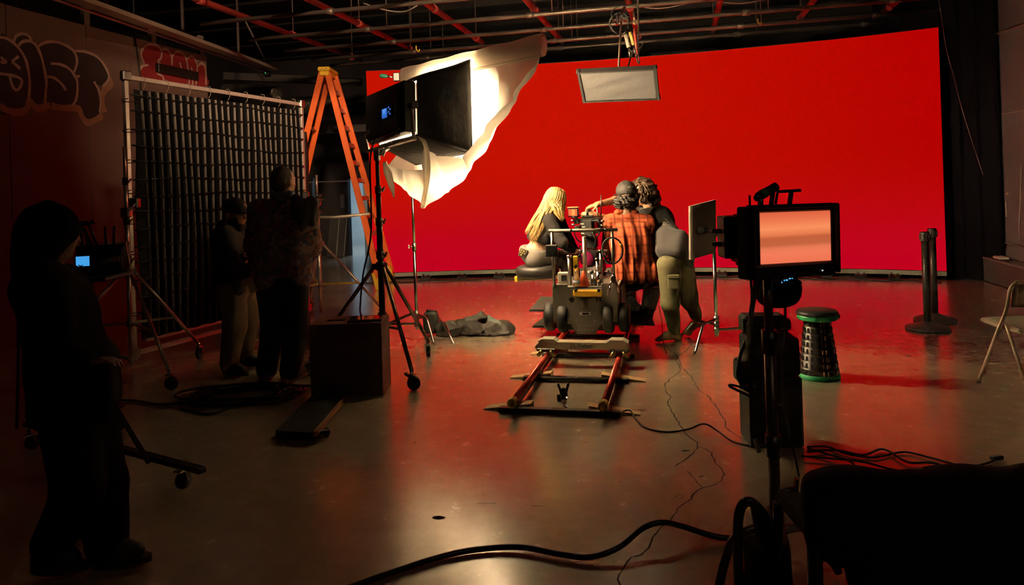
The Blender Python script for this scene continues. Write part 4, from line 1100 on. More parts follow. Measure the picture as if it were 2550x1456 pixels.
for a,b in ((D(.26,6.25,.76), D(.245,6.22,.70)), (D(.25,6.22,.72), D(.215,6.2,.64)), (D(.265,6.22,.73), D(.30,6.22,.60)), (D(.235,6.2,.66), D(.205,6.2,.58))):
    MB().tube([a,(a+b)/2+V((.008,0,0)),b], .009, 8).build('clip_arm', chrome, hd)
MB().box(D(.262,6.22,.71), (.045,.04,.06), ROOM, .008).build('clip_body', chrome, hd)
anchor(hd, D(.26,6.22,.6))

# ------------------------------------------------------------------ film camera on the dolly
CP = PX(1462, 572, 7.05)
def CB(x, y, z): return CP + RV*x + FV*y + V((0,0,z))
cm = thing('film_camera', 'black film camera rigged with cables and handles on the dolly', 'camera', (0,0,0))
def cbox(nm, x,y,z,sx,sy,sz, m=blackplastic, par=None, b=.006): return MB().box(CB(x,y,z),(sx,sy,sz),ROOM,b).build(nm,m,par or cm)
cbox('camera_body', .02,0,.04,.14,.26,.16); cbox('battery', .02,-.16,.03,.10,.06,.15, M('battery_grey',(.02,.019,.018),.5))
cbox('top_plate', .02,.0,.135,.10,.22,.02, darksteel)
MB().tube(spline([CB(.02,-.09,.14), CB(.02,-.09,.19), CB(.02,.09,.19), CB(.02,.09,.14)],4), .012, 8).build('top_handle', black, cm)
MB().lathe([(.05,0),(.055,.02),(.055,.12),(.06,.14),(.06,.18)], CB(.02,.12,.04), FV, 20).build('lens', black, cm)
cbox('matte_box', .02,.32,.05,.19,.05,.15, blackmatte)
for i,(x,z) in enumerate(((-.085,.09),(.115,.10),(-.08,.02),(.12,.0),(.05,-.03))): cbox('accessory', x,-.08-.02*i,z,.05,.06,.05, (M('acc_grey',(.03,.028,.026),.4,.3),blackplastic)[i%2])
sl_ = MB()
for i in range(6): sl_.box(CB(-.02+.012*(i%3),-.195,.07-.03*i), (.03,.004,.010), ROOM)
sl_.build('port_labels', M('label_pale',(.42,.40,.36),.5), cm)
for i,pts in enumerate((((-.04,-.19,.06),(-.09,-.24,.02),(-.07,-.2,-.08),(0,-.15,-.12)), ((.06,-.19,.09),(.14,-.26,.10),(.15,-.2,.0),(.08,-.15,-.1)), ((.05,-.19,.03),(.09,-.25,-.03),(.10,-.18,-.12),(.05,-.1,-.18)), ((-.03,-.19,.1),(-.1,-.22,.14),(-.12,-.1,.12),(-.06,0,.14)))):
    MB().tube(spline([CB(*p) for p in pts],6), .006, 6).build('camera_cable', rubber, cm)
kb = MB()
for x,z in ((-.10,.06),(-.105,.10),(.14,.05),(.15,.09)): kb.cyl(CB(x,-.12,z), CB(x+math.copysign(.03,x),-.13,z), .010, 8)
kb.build('rosette_knobs', steel, cm)
MB().cyl(CB(.14,.02,.14), CB(.145,.02,.34), .005, 6).build('antenna', black, cm)
MB().cyl(CB(.12,-.06,.10), CB(.11,-.06,.22), .008, 8).build('side_rod', darksteel, cm)
anchor(cm, CB(0,0,-.04))
th_ = thing('fluid_head', 'geared fluid head with magenta-lit wheel under the film camera', 'camera head', (0,0,0))
hz = CP.z
def hb_(nm, x,y,z,sx,sy,sz,m=black): return MB().box(CB(x,y,z),(sx,sy,sz),ROOM,.008).build(nm,m,th_)
hb_('quick_plate',.02,0,-.055,.11,.24,.025,darksteel); hb_('tilt_block',.03,0,-.12,.13,.16,.11); hb_('pan_block',.02,0,-.235,.15,.15,.10, M('head_grey',(.035,.032,.03),.4,.4))
MB().lathe([(.01,-.02),(.06,-.02),(.07,-.01),(.07,.01),(.06,.02),(.01,.02)], CB(-.005,-.10,-.27), RV*.2-FV, 20).build('hand_wheel', M('magenta_lit_wheel',(.30,.015,.10),.35,.3), th_)  # the magenta light on the wheel is put into its colour
MB().cyl(CB(.02,0,-.28), CB(.02,.0,-.40), .055, 18).build('mitchell_base', darksteel, th_)
MB().cyl(CB(.02,0,-.40), V((CB(.02,0,0).x, CB(.02,0,0).y, .84)), .05, 16).build('riser', graymetal, th_)
MB().cyl(CB(-.06,-.08,-.15), CB(-.065,-.13,-.23), .010, 8).build('lock_lever', chrome, th_); MB().sphere(CB(-.066,-.135,-.24), .018).build('lever_ball', black, th_)
anchor(th_, V((CB(.02,0,0).x, CB(.02,0,0).y, .84)))
vf = thing('onboard_monitor', 'small onboard monitor showing an orange picture beside the camera', 'monitor', (0,0,0))
vp = PX(1428,529,6.95); vm = Matrix.Rotation(-.45,3,'Z')
MB().box(vp, (.105,.03,.085), vm, .006).build('monitor_body', blackplastic, vf)
def vo(x,y,z): return vp + vm @ V((x,y,z))
MB().box(vo(0,-.0165,0), (.088,.003,.064), vm).build('picture', M('vf_picture',(.1,.02,.01),.3,emit=(.30,.045,.012),estr=.9), vf)
MB().box(vo(.005,-.0185,.0), (.030,.002,.055), vm).build('figure_bar', M('vf_bar',(.2,.06,.02),.3,emit=(.62,.12,.03),estr=.9), vf)
MB().box(vo(0,-.0,.05), (.11,.05,.010), vm, .003).build('sun_visor', M('visor_tan',(.35,.16,.06),.5), vf)
MB().cyl(vo(.02,0,-.045), CB(-.05,-.02,.09), .008, 8).build('monitor_arm', darksteel, vf)
anchor(vf, vo(0,0,-.05))

# ------------------------------------------------------------------ hanging softbox and its rig
hs = thing('hanging_softbox', 'shallow black softbox with pale cloth front hung over the set', 'softbox', (0,0,0))
hq = [PX(1440,181,7.12), PX(1632,172,6.98), PX(1640,246,7.45), PX(1455,253,7.6)]
hn = (hq[1]-hq[0]).cross(hq[3]-hq[0]).normalized()
if hn.z > 0: hn = -hn
G = []
for i in range(25):
    row = []
    for j in range(25):
        s, t = i/24, j/24; p = hq[0].lerp(hq[1],s).lerp(hq[3].lerp(hq[2],s),t)
        row.append(p + hn*(-.012+.006*math.sin(s*9+t*14)+.005*math.sin((s-t)*31)*t)*math.sin(math.pi*min(1,max(0,s)))*math.sin(math.pi*t)**.5)
    G.append(row)
cloth_pale = M('grey_silk',(.085,.085,.09),.85,var=.08,scale=5,bump=.3,bscale=25)
solid(MB().grid(G).build('front_cloth', cloth_pale, hs), .003)
for a,b in ((0,1),(1,2),(2,3),(3,0)):
    e = (hq[b]-hq[a]).normalized(); MB().beam(hq[a]-e*.02-hn*.015, hq[b]+e*.02-hn*.015, .028, .05, hn, .004).build('side_flap', blackfab, hs)
bk = [p - hn*.11 + ((hq[0]+hq[2])/2-p)*.30 + V((0,.06,0)) for p in hq]
hx = MB().add([p-hn*.03 for p in hq]+bk, [(0,1,5,4),(1,2,6,5),(2,3,7,6),(3,0,4,7),(4,5,6,7)]); hx.build('back_shell', blackfab, hs)
anchor(hs, (hq[0]+hq[2])/2)
hc_ = (bk[0]+bk[1]+bk[2]+bk[3])/4
rg_ = thing('ceiling_rig', 'tangle of clamps, cables and rods holding the hanging softbox', 'rig', (0,0,0))
YR = 8.1
rod_m = M('rig_rod',(.42,.35,.30),.4,.5)
MB().cyl(PX(1547,52,YR), hc_, .012, 8).build('drop_rod', rod_m, rg_)
k = MB(); k.cyl(PX(1525,48,YR), PX(1566,46,YR), .022, 10); k.box(PX(1536,48,YR), (.03,.05,.12), None, .008); k.box(PX(1563,46,YR), (.03,.05,.06), None, .008); k.box(PX(1547,40,YR),(.05,.06,.08),None,.01); k.cyl(PX(1548,34,YR), PX(1558,12,YR), .016, 8); k.build('pipe_clamp', chrome, rg_)
k = MB(); k.cyl(PX(1578,28,YR), PX(1580,55,YR), .014, 8); k.lathe([(.02,-.01),(.035,-.01),(.035,.01),(.02,.01)], PX(1583,55,YR), (0,1,0), 12); k.build('hook', M('hook_copper',(.55,.35,.25),.3,.8), rg_)
co = [PX(1543+23*math.cos(i*.35)*(1+.1*math.sin(i)), 58+26*math.sin(i*.35), YR-.02*(i%5)) for i in range(55)]
MB().tube(spline(co,2), .008, 6).build('cable_loop', rubber, rg_)
MB().tube(spline([PX(x,y,YR-.05) for x,y in ((1527,55),(1523,30),(1540,16),(1560,14),(1585,16),(1590,40),(1589,110),(1592,150))],5), .007, 6).build('drop_cable', rubber, rg_)
for (x0,y0,x1,y1,r,m) in ((1558,86,1566,118,.024,M('tube_pale',(.30,.27,.24),.5)),(1569,80,1578,112,.020,M('tube_yellow',(.50,.38,.12),.45)),(1580,72,1586,140,.018,redpipe),(1590,112,1590,130,.012,M('red_tape',(.75,.06,.03),.4)),(1566,118,1570,142,.018,darksteel),(1578,112,1584,138,.016,darksteel)):
    MB().cyl(PX(x0,y0,YR), PX(x1,y1,YR), r, 10).build('rig_tube', m, rg_)
for pts in (((1566,120),(1575,132),(1570,145)),((1574,124),(1584,135),(1588,142)),((1590,126),(1598,112),(1602,105)),((1570,142),(1566,160),(1560,172)),((1584,140),(1590,158),(1593,150))):
    MB().tube(spline([PX(x,y,YR-.1 if y<160 else 7.6) for x,y in pts],5), .008, 6).build('rig_strap', rubber, rg_)
MB().cyl(PX(1589,0,YR+.1), PX(1591,98,YR+.1), .008, 6).build('safety_wire', rod_m, rg_)
anchor(rg_, PX(1556,14,YR))

# ------------------------------------------------------------------ flag on its stand
fs = cstand('flag_stand', 'tall slim chrome stand holding the grey flag', FL(1786,864).to_2d(), 1.26, (-2.27, 2.15, .1), foot_r=.46, stages=())
fg = thing('grey_flag', 'rectangular grey-brown flag board on the slim stand', 'flag', (0,0,0))
q = [PX(1717,513,6.42), PX(1780,497,6.62), PX(1780,628,6.62), PX(1718,646,6.42)]
nq = (q[1]-q[0]).cross(q[3]-q[0]).normalized()*.012
MB().add([p+nq for p in q]+[p-nq for p in q], [(0,3,2,1),(4,5,6,7),(0,1,5,4),(1,2,6,5),(2,3,7,6),(3,0,4,7)]).build('flag_panel', M('flag_grey',(.17,.135,.12),.8), fg)
MB().beam(q[3]-nq*1.5, q[0]-nq*1.5, .012, .02).build('edge_frame', M('flag_edge',(.30,.26,.2),.5), fg)
anchor(fg, (q[2]+q[3])/2)
gh = thing('flag_clamp', 'black grip head and arm clamped to the flag', 'grip head', (0,0,0))
k = MB(); k.box(PX(1752,572,6.44), (.08,.05,.06), None, .01); k.cyl(PX(1745,572,6.42), PX(1745,572,6.38), .03, 12); k.build('clamp_head', black, gh)
MB().cyl(PX(1752,572,6.45), PX(1785,578,6.66), .010, 8).build('arm', darksteel, gh)
k = MB(); k.box(PX(1781,580,6.65), (.05,.05,.07), None, .01); knob(k, PX(1775,596,6.63), (-1,-.2,.6), .07); k.build('stand_clamp', chrome, gh)
anchor(gh, PX(1752,572,6.45))

# ------------------------------------------------------------------ director's monitor on its stand
MP = PX(1984, 590, 2.62); MYAW = .30; MMX = Matrix.Rotation(MYAW,3,'Z') @ Matrix.Rotation(-.0,3,'X')
MMX = Matrix.Rotation(.015,3,'Y') @ MMX
def MN(x,y,z): return MP + MMX @ V((x,y,z))
mn = thing('production_monitor', 'large boxy monitor glowing orange-pink on a stand', 'monitor', (0,0,0))
def mbx(nm,x,y,z,sx,sy,sz,m=black,par=None,b=.006): return MB().box(MN(x,y,z),(sx,sy,sz),MMX,b).build(nm,m,par or mn)
W_, H_ = .300, .184
mbx('housing', -.012,.045,-.018,.372,.07,.262, M('monitor_black',(.010,.009,.011),.6))
mbx('hood_top',-.012,.0,.112,.375,.05,.016, blackfab); mbx('hood_left',-.194,.0,-.014,.012,.05,.26, blackfab); mbx('hood_right',.171,.0,-.010,.010,.045,.25, blackfab); mbx('lower_bezel',-.012,.005,-.120,.355,.03,.05, M('bezel_violet',(.022,.018,.03),.5))
mbx('side_bezel',-.170,.010,0,.038,.02,.20,MATS['bezel_violet']); mbx('side_bezel',.158,.010,0,.014,.02,.20,MATS['bezel_violet']); mbx('top_bezel',-.01,.010,.099,.35,.02,.014,MATS['bezel_violet'])
pm, N, L, B = node_mat('monitor_picture')
B.inputs['Base Color'].default_value = (.02,.01,.01,1); B.inputs['Roughness'].default_value = .35
tc = N.new('ShaderNodeTexCoord'); sp = N.new('ShaderNodeSeparateXYZ'); L.new(tc.outputs['Generated'], sp.inputs[0])
rp = N.new('ShaderNodeValToRGB'); e = rp.color_ramp.elements
e[0].position = 0; e[0].color = (.85,.17,.08,1); e[1].position = 1; e[1].color = (.72,.12,.05,1)
for ps, c in ((.20,(.90,.20,.10)),(.30,(.80,.19,.09)),(.37,(.56,.125,.05)),(.50,(.55,.12,.045)),(.56,(.80,.20,.075)),(.68,(.95,.28,.11)),(.84,(.84,.18,.075))):
    k_ = e.new(ps); k_.color = (*c,1)
L.new(sp.outputs['Z'], rp.inputs[0]); L.new(rp.outputs[0], B.inputs['Emission Color']); B.inputs['Emission Strength'].default_value = 1.0
mbx('picture',.0,.004,.0,W_,.006,H_,pm,None,0)
mbx('tally_light',.10,-.012,-.125,.004,.004,.004,M('led_white',(.5,.5,.5),.3,emit=(.8,.9,.8),estr=.8),None,0)
MB().tube([MN(-.05,.05,.12), MN(-.04,.05,.165), MN(.06,.05,.168)], .006, 8).build('top_handle', black, mn)
MB().beam(MN(.010,.05,.11), MN(.020,.05,.166), .010,.014).build('handle_post', black, mn); MB().beam(MN(-.07,.05,.11), MN(-.06,.05,.166), .010,.014).build('handle_post', black, mn)
MB().cyl(MN(-.16,.05,.10), MN(-.16,.05,.155), .004, 6).build('antenna', black, mn)
anchor(mn, MN(0,.08,-.15))
tx = thing('video_receiver', 'black wireless receiver with green cap tilted on the monitor top', 'receiver', (0,0,0))
MB().cyl(MN(-.125,.05,.148), MN(-.045,.05,.185), .016, 14).build('receiver_body', black, tx); MB().cyl(MN(-.112,.05,.154), MN(-.092,.05,.163), .0175, 14).build('green_cap', M('green_cap',(.05,.30,.10),.4), tx)
MB().sphere(MN(-.128,.05,.145), .014).build('connector', darksteel, tx); MB().cyl(MN(-.115,.05,.112), MN(-.113,.05,.148), .010, 10).build('mount', steel, tx)
anchor(tx, MN(-.09,.09,.118))
bb = thing('battery_box', 'stepped black box strapped to the left back of the monitor', 'battery box', (0,0,0))
for x0,y0,x1,y1 in ((1793,538,1838,640),(1832,534,1868,652),(1840,640,1866,664),(1828,636,1850,652)):
    a_, b_ = PX(x0,y0,2.74), PX(x1,y1,2.74); MB().box((a_+b_)/2, (b_.x-a_.x,.10,a_.z-b_.z), None, .006).build('box_section', black, bb)
for y in (576,608): MB().cyl(PX(1797,y,2.74), PX(1776,y-1,2.76), .009, 8).build('rod_stub', M('rod_violet',(.03,.025,.05),.5), bb)
anchor(bb, PX(1850,655,2.74))
# stand of the monitor
MS = V((PX(1926,1000,2.64).x, 2.66, 0)); Zv = V((0,0,1))
ms_ = thing('monitor_stand', 'heavy grey stand with bent tubular legs under the monitor', 'stand', (0,0,0))
std = M('stand_dark_metal',(.16,.135,.12),.35,.7)
MB().cyl(MS+Zv*.20, MS+Zv*.93, .021, 16).build('base_tube', std, ms_)
MB().cyl(MS+Zv*.90, MS+Zv*1.22, .016, 16).build('riser', std, ms_)
k = MB(); k.cyl(MS+Zv*.90, MS+Zv*.985, .028, 16); k.box(MS+Zv*.95+V((.035,0,0)), (.03,.03,.05), None, .005); k.tube(spline([MS+V((.03,-.02,.98)), MS+V((.055,-.02,.99)), MS+V((.055,-.02,.94)), MS+V((.05,-.02,.92))],4), .005, 6); k.build('clamp_collar', darksteel, ms_)
k = MB(); k.cyl(MS+Zv*.52, MS+Zv*.60, .027, 16); knob(k, MS+V((-.02,-.01,.56)), (-1,-.3,.2), .05); k.build('clamp_collar', darksteel, ms_)
MB().box(MS+V((.0,0,1.20)), (.09,.08,.03), None, .006).build('head_plate', black, ms_)
MB().beam(MS+V((-.01,0,1.21)), MN(-.06,.045,-.14), .05,.03).build('monitor_mount', M('mount_brown',(.10,.05,.035),.5), ms_)
MB().tube(spline([MS+Zv*.27, MS+V((-.07,-.01,.265)), MS+V((-.16,-.03,.24)), MS+V((-.21,-.05,.15)), MS+V((-.25,-.07,.016))],6), .0165, 12).build('leg', std, ms_)
MB().tube(spline([MS+Zv*.24, MS+V((.08,.03,.24)), MS+V((.16,.07,.22)), MS+V((.22,.10,.14)), MS+V((.28,.13,.016))],6), .0165, 12).build('leg', std, ms_)
MB().tube(spline([MS+Zv*.30, MS+V((-.02,-.10,.30)), MS+V((-.04,-.2,.28)), MS+V((-.06,-.27,.18)), MS+V((-.08,-.33,.016))],6), .0165, 12).build('leg', std, ms_)
MB().cyl(MS+Zv*.19, MS+Zv*.33, .030, 16).build('leg_hub', std, ms_)
k = MB(); k.cyl(MS+V((.02,0,.385)), MS+V((.075,.01,.39)), .012, 8); k.beam(MS+V((.085,.01,.43)), MS+V((.08,.01,.345)), .02,.012); k.build('tee_handle', darksteel, ms_)
anchor(ms_, MS)
sg_ = thing('sand_bag', 'black sandbag slung over the legs of the monitor stand', 'sandbag', (0,0,0))
SBp = MS + V((-.07,-.12,0))
sdf_mesh('bag_body', [rbox(PX(1885,1420,2.46), (.035,.07,.10), .03, k=.03), ell(V((PX(1880,1420,2.46).x,2.46,.085)), (.07,.10,.085), k=.04)], blackfab, sg_, .009, folds(40,.003,5))
MB().tube(spline([V((PX(1838,1500,2.48).x,2.46,.03)), PX(1838,1400,2.48), PX(1838,1300,2.50), PX(1848,1258,2.50), PX(1868,1248,2.50), PX(1892,1268,2.50), PX(1925,1312,2.52)],7), .017, 10).build('carry_strap', M('strap_black',(.02,.016,.015),.4), sg_)
q = [PX(1868,1256,2.53), PX(1900,1262,2.53), PX(1950,1325,2.55), PX(1946,1460,2.53), PX(1902,1460,2.50), PX(1884,1350,2.52)]
nq = V((0,.012,0)); fl_ = MB().add([p-nq for p in q]+[p+nq for p in q], [tuple(range(6)), tuple(reversed(range(6,12)))]+[((i+1)%6,i,6+i,6+(i+1)%6) for i in range(6)]); bevel(fl_.build('bag_flap', M('bag_flap_brown',(.045,.032,.028),.6,bump=.3), sg_), .006)
MB().sphere(PX(1925,1327,2.515), .006, 8, 6).build('rivet', chrome, sg_)
anchor(sg_, V((SBp.x,SBp.y,0)))
gb = thing('gear_pouch', 'black zipped gear bag hanging under the monitor', 'bag', (0,0,0))
gp = PX(1940, 730, 2.74)
sdf_mesh('bag_body', [rbox(gp+V((.0,0,.012)), (.075,.045,.04), .025, k=.02), ell(gp+V((-.005,0,-.015)), (.078,.05,.045), k=.03), ell(gp+V((.05,-.005,.02)), (.035,.045,.035), k=.02)], blackfab, gb, .005, folds(60,.0025,9))
MB().tube(spline([gp+V((-.06,-.02,-.03)), gp+V((-.064,-.03,-.065)), gp+V((-.06,-.03,-.09))],5), .004, 6).build('drawstring', rubber, gb)
MB().tube(spline([gp+V((-.07,0,.05)), gp+V((-.05,0,.075)), gp+V((.03,0,.078)), gp+V((.085,0,.035))],5), .006, 6).build('strap', black, gb)
k = MB()
for i in range(9): k.box(gp+V((-.005+.010*i,-.047+.002*(i%3),.048+.0035*i+.003*(i%2))), (.007 if i in (2,3,6) else .003,.003,.005), None)
k.build('blue_lights', M('led_blue',(.02,.1,.2),.3,emit=(.10,.45,.9),estr=1.1), gb)
MB().sphere(gp+V((.06,-.045,.078)), .0035).build('green_light', M('led_green',(.02,.3,.1),.3,emit=(.08,.9,.35),estr=.9), gb)
anchor(gb, gp+V((0,0,.07)))
for pts, lab, rr in (([(1868,680,2.72),(1872,740,3.0),(1866,790,3.5),(1862,850,4.0),(1872,960,4.3),(1885,1090,4.35)], 'thin black cable dropping from the left of the monitor', .005), ([(1955,720,2.74),(1955,800,2.9),(1950,880,3.2),(1948,985,3.5),(1962,1060,3.62),(1990,1185,3.68)], 'thin black cable hanging in front of the case stack', .005), ([(1885,685,2.72),(1876,750,3.2),(1870,800,3.8),(1868,900,4.3),(1880,1075,4.4)], 'thick black cable behind the monitor stand', .011)):
    tag(MB().tube(spline([PX(*q) for q in pts],6), rr, 6).build('monitor_cable', rubber), lab, 'cable')

# ------------------------------------------------------------------ case stack beside the monitor
CS = FL(1945,1120); 
cs_ = thing('equipment_case', 'tall black hard case standing behind the monitor stand', 'case', (0,0,0))
hwid = .147
MB().box(CS+V((0,.15,.20)), (2*hwid,.26,.40), Matrix.Rotation(-.08,3,'Z'), .012).build('case_body', M('case_brown_black',(.028,.020,.019),.6,bump=.2), cs_)
for s in (-1,1): MB().box(CS+V((s*.147,.15,.20)), (.01,.25,.39), Matrix.Rotation(-.08,3,'Z'), .003).build('corner_trim', black, cs_)
anchor(cs_, CS)
sb2 = thing('shoulder_bag', 'black soft shoulder bag on top of the hard case', 'bag', (0,0,0))
top_ = CS+V((0,.15,.40))
sdf_mesh('bag_body', [rbox(top_+V((-.0,0,.115)), (.148,.12,.112), .025, k=.02), rbox(top_+V((-.16,.0,.02)), (.035,.08,.07), .03, k=.03)], M('bag_violet',(.020,.012,.016),.7,bump=.3), sb2, .008, folds(30,.003,12))
MB().tube(spline([top_+V((-.15,-.05,.2)), top_+V((-.185,-.06,.12)), top_+V((-.205,-.06,.0)), top_+V((-.16,-.06,-.08))],6), .010, 6).build('strap', black, sb2)
anchor(sb2, top_)
sb3 = thing('small_case', 'smaller black padded case topmost on the case stack', 'case', (0,0,0))
t3 = top_+V((-.02,.03,.228))
o = MB().box(t3+V((0,0,.055)), (.25,.15,.11), Matrix.Rotation(-.08,3,'Z'), .018).build('case_body', MATS['bag_violet'], sb3)
MB().box(t3+V((.14,0,.045)), (.05,.10,.06), Matrix.Rotation(-.3,3,'Z'), .012).build('side_pocket', blackfab, sb3)
MB().box(t3+V((0,-.076,.07)), (.24,.004,.006), Matrix.Rotation(-.08,3,'Z')).build('zipper', darksteel, sb3)
anchor(sb3, t3)
lp = [PX(1885,995,3.75), PX(1850,978,3.7), PX(1818,962,3.7), PX(1822,958,3.72), PX(1850,966,3.72), PX(1880,985,3.74), PX(1920,1003,3.86), PX(1960,1010,3.98)]
tag(MB().tube(spline(lp,6), .007, 6).build('looped_cable', rubber), 'looped black cable sticking out left of the case stack', 'cable')
for i,(pts,lab) in enumerate((([(2010,1112),(2060,1112),(2110,1130),(2180,1138),(2250,1125),(2320,1140),(2400,1160),(2450,1155),(2490,1138)],'cable bundle strand curling up to a plug at the right'),
    ([(2010,1125),(2080,1120),(2150,1132),(2200,1118),(2260,1150),(2320,1152),(2400,1172),(2470,1160)],'cable strand waving across the red floor, upper'),
    ([(1995,1135),(2080,1142),(2150,1150),(2220,1168),(2300,1180)],'cable strand closest to the black covered chair'),
    ([(2012,1116),(2060,1130),(2120,1150),(2130,1175)],'short cable strand diving behind the black chair'),
    ([(2300,1165),(2330,1160),(2350,1172),(2320,1176),(2300,1165),(2360,1160),(2450,1170)],'small cable loop behind the black chair back'))):
    tag(MB().tube(spline([FL(x,y,.010+.004*i) for x,y in pts],6), .006, 6).build('floor_cable', rubber), lab, 'cable')
pg = FL(2482,1139,.012); q_ = MB().box(pg, (.07,.03,.022), Matrix.Rotation(.2,3,'Z'), .005).build('cable_plug', black); tag(q_, 'black plug at the end of the floor cable bundle', 'plug')

# ------------------------------------------------------------------ folding stool, posts, chairs at the right
st = FL(2058,950); st = V((st.x, st.y+.13, 0)); so = thing('folding_stool', 'black telescopic stool with green bands', 'stool', st, .5)
prof = []
for i in range(8):
    z = .035+i*.052; r = .142-.0065*i
    prof += [(r,z),(r,z+.046),(r-.006,z+.050),(r-.0065,z+.052)]
st_m, N, L, B = node_mat('stool_shell'); B.inputs['Base Color'].default_value = (.014,.012,.012,1); B.inputs['Roughness'].default_value = .4
MB().lathe(prof, (0,0,0), (0,0,1), 40).build('shell', st_m, so)
MB().lathe([(.118,0),(.150,0),(.153,.012),(.151,.036),(.140,.038)], (0,0,0), (0,0,1), 40).build('base_ring', green, so)
MB().lathe([(.09,.445),(.140,.445),(.146,.452),(.146,.478),(.138,.484)], (0,0,0), (0,0,1), 40).build('top_ring', green, so)
MB().lathe([(.138,.482),(.150,.486),(.152,.50),(.14,.515),(.06,.520),(0,.520)], (0,0,0), (0,0,1), 40).build('seat', M('stool_seat',(.016,.015,.015),.55), so)
MB().box((.135,-.03,.46), (.06,.12,.05), Matrix.Rotation(.0,3,'Z'), .015).build('buckle', black, so)
rb = MB()
for i in range(8):
    z = .035+i*.052; r = .1425-.0065*i
    for a in range(20):
        an = a/20*2*math.pi; rb.box((r*math.cos(an), r*math.sin(an), z+.023), (.005,.014,.034), Matrix.Rotation(an,3,'Z'))
rb.build('segment_ribs', M('stool_rib',(.014,.012,.012),.5), so)
gt = MB()
for i in range(8):
    z = .035+i*.052; r = .1435-.0065*i
    for an in (-2.22, -2.0, -1.35):
        gt.box((r*math.cos(an), r*math.sin(an), z+.023), (.004,.005,.032), Matrix.Rotation(an,3,'Z'))
gt.build('lock_slots', M('slot_copper',(.55,.25,.15),.4,.5), so)
for (x,y,lab) in ((2333,828,'dark barrier post nearer the viewer, of the pair'),(2350,806,'dark barrier post behind the other one')):
    b = FL(x,y); b = V((b.x,b.y+.15,0))
    t = thing('barrier_post', lab, 'barrier post', b, 0, 'barrier posts in front of the screen')
    MB().lathe([(.195,0),(.200,.012),(.19,.03),(.11,.055),(.05,.075),(.035,.085)], (0,0,0), (0,0,1), 32).build('base', M('post_base',(.045,.028,.026),.45), t)
    MB().cyl((0,0,.07), (0,0,.88), .034, 20).build('post', M('post_dark',(.028,.022,.022),.4,.3), t)
    MB().lathe([(.038,.86),(.044,.87),(.044,.945),(.038,.955),(0,.957)], (0,0,0), (0,0,1), 20).build('belt_head', M('post_head',(.03,.024,.024),.4), t)
    for a in (.6,2.2,3.8,5.4): MB().box((.044*math.cos(a),.044*math.sin(a),.905), (.012,.026,.05), Matrix.Rotation(a,3,'Z'), .003).build('belt_slot', black, t)
beige = M('chair_beige',(.42,.33,.24),.45,.2)
def folding_chair(name, label, loc, rz):
    t = thing(name, label, 'chair', loc, rz)
    w = .21
    for s in (-1,1):
        MB().tube(spline([(s*w,.24,.01), (s*w,.06,.36), (s*w,-.06,.58), (s*w,-.10,.72), (s*w*.85,-.11,.77)],6), .012, 10).build('front_leg', beige, t)
        MB().tube([(s*(w-.02),-.23,.01), (s*(w-.02),-.05,.42), (s*(w-.02),-.01,.50)], .011, 10).build('rear_leg', beige, t)
        MB().beam((s*w,-.02,.50), (s*(w-.02),.04,.42), .006,.03).build('hinge_plate', beige, t)
        for y in (.24,-.23): MB().cyl((s*(w if y>0 else w-.02),y,.0),(s*(w if y>0 else w-.02),y,.03),.015,10).build('foot_cap', M('cap_grey',(.2,.18,.16),.6), t)
    MB().cyl((-w*.86,-.11,.772),(w*.86,-.11,.772),.012,10).build('top_rail', beige, t)
    o = MB().box((0,.06,.445),(.37,.38,.03),Matrix.Rotation(.06,3,'X'),.012).build('seat', beige, t)
    MB().box((0,.06,.462),(.33,.33,.012),Matrix.Rotation(.06,3,'X'),.006).build('seat_pad', M('chair_pad',(.26,.21,.16),.7), o)
    P = [[V((x*.19,-.10+.02*(x*x)-.012*zz, .60+.16*zz)) for zz in (0,.5,1)] for x in np.linspace(-1,1,9)]
    solid(MB().grid(P).build('backrest', beige, t), .006)
    MB().cyl((-w,.165,.15),(w,.165,.15),.008,8).build('stretcher', beige, t); MB().cyl((-w,-.17,.14),(w,-.17,.14),.008,8).build('stretcher', beige, t)
    return t
folding_chair('folding_chair', 'beige metal folding chair at the right edge', (3.56, 5.02, 0), .05)
# chair under black fabric, bottom right
bc = thing('covered_chair', 'black chair with a black coat over its back, nearest the viewer', 'chair', (0,0,0))
Yc = 2.02
def cpx(x,y,dy=0): return PX(x,y,Yc+dy)
pr = [rbox(cpx(2290,1285,.03), (.325,.05,.115), .04, k=.03), rbox(cpx(2150,1260,.02), (.17,.05,.10), .04, k=.04), rbox(cpx(2480,1270,.02), (.25,.05,.11), .04, k=.04), ell(cpx(2110,1205), (.10,.055,.035), k=.04), rbox(cpx(2260,1390,.02), (.17,.045,.09), .04, k=.05), ell(cpx(2500,1200), (.2,.055,.03), k=.05), cap(cpx(2012,1205), cpx(2015,1340), .022, .02, k=.02), rbox(cpx(2420,1430,.02), (.2,.045,.12), .04, k=.05)]
coat = sdf_mesh('coat', pr, blackfab, bc, .010, folds(24,.004,21))
MB().cyl(cpx(2022,1200), V((cpx(2022,1200).x+.01,Yc+.02,.012)), .021, 12).build('leg', black, bc)
for x in (.80+.62,): MB().cyl(V((x,Yc+.02,.5)), V((x,Yc+.02,.01)), .018, 12).build('leg', black, bc)
for x in (.86,1.38): MB().cyl(V((x,Yc+.42,.45)), V((x,Yc+.44,.01)), .016, 12).build('leg', black, bc)
MB().box(V((1.12,Yc+.24,.45)), (.52,.44,.04), None, .015).build('seat', blackfab, bc)
MB().box(V((1.12,Yc+.02,.60)), (.56,.03,.18), None, .012).build('backrest', blackfab, bc)
anchor(bc, V((1.12,Yc+.2,0)))

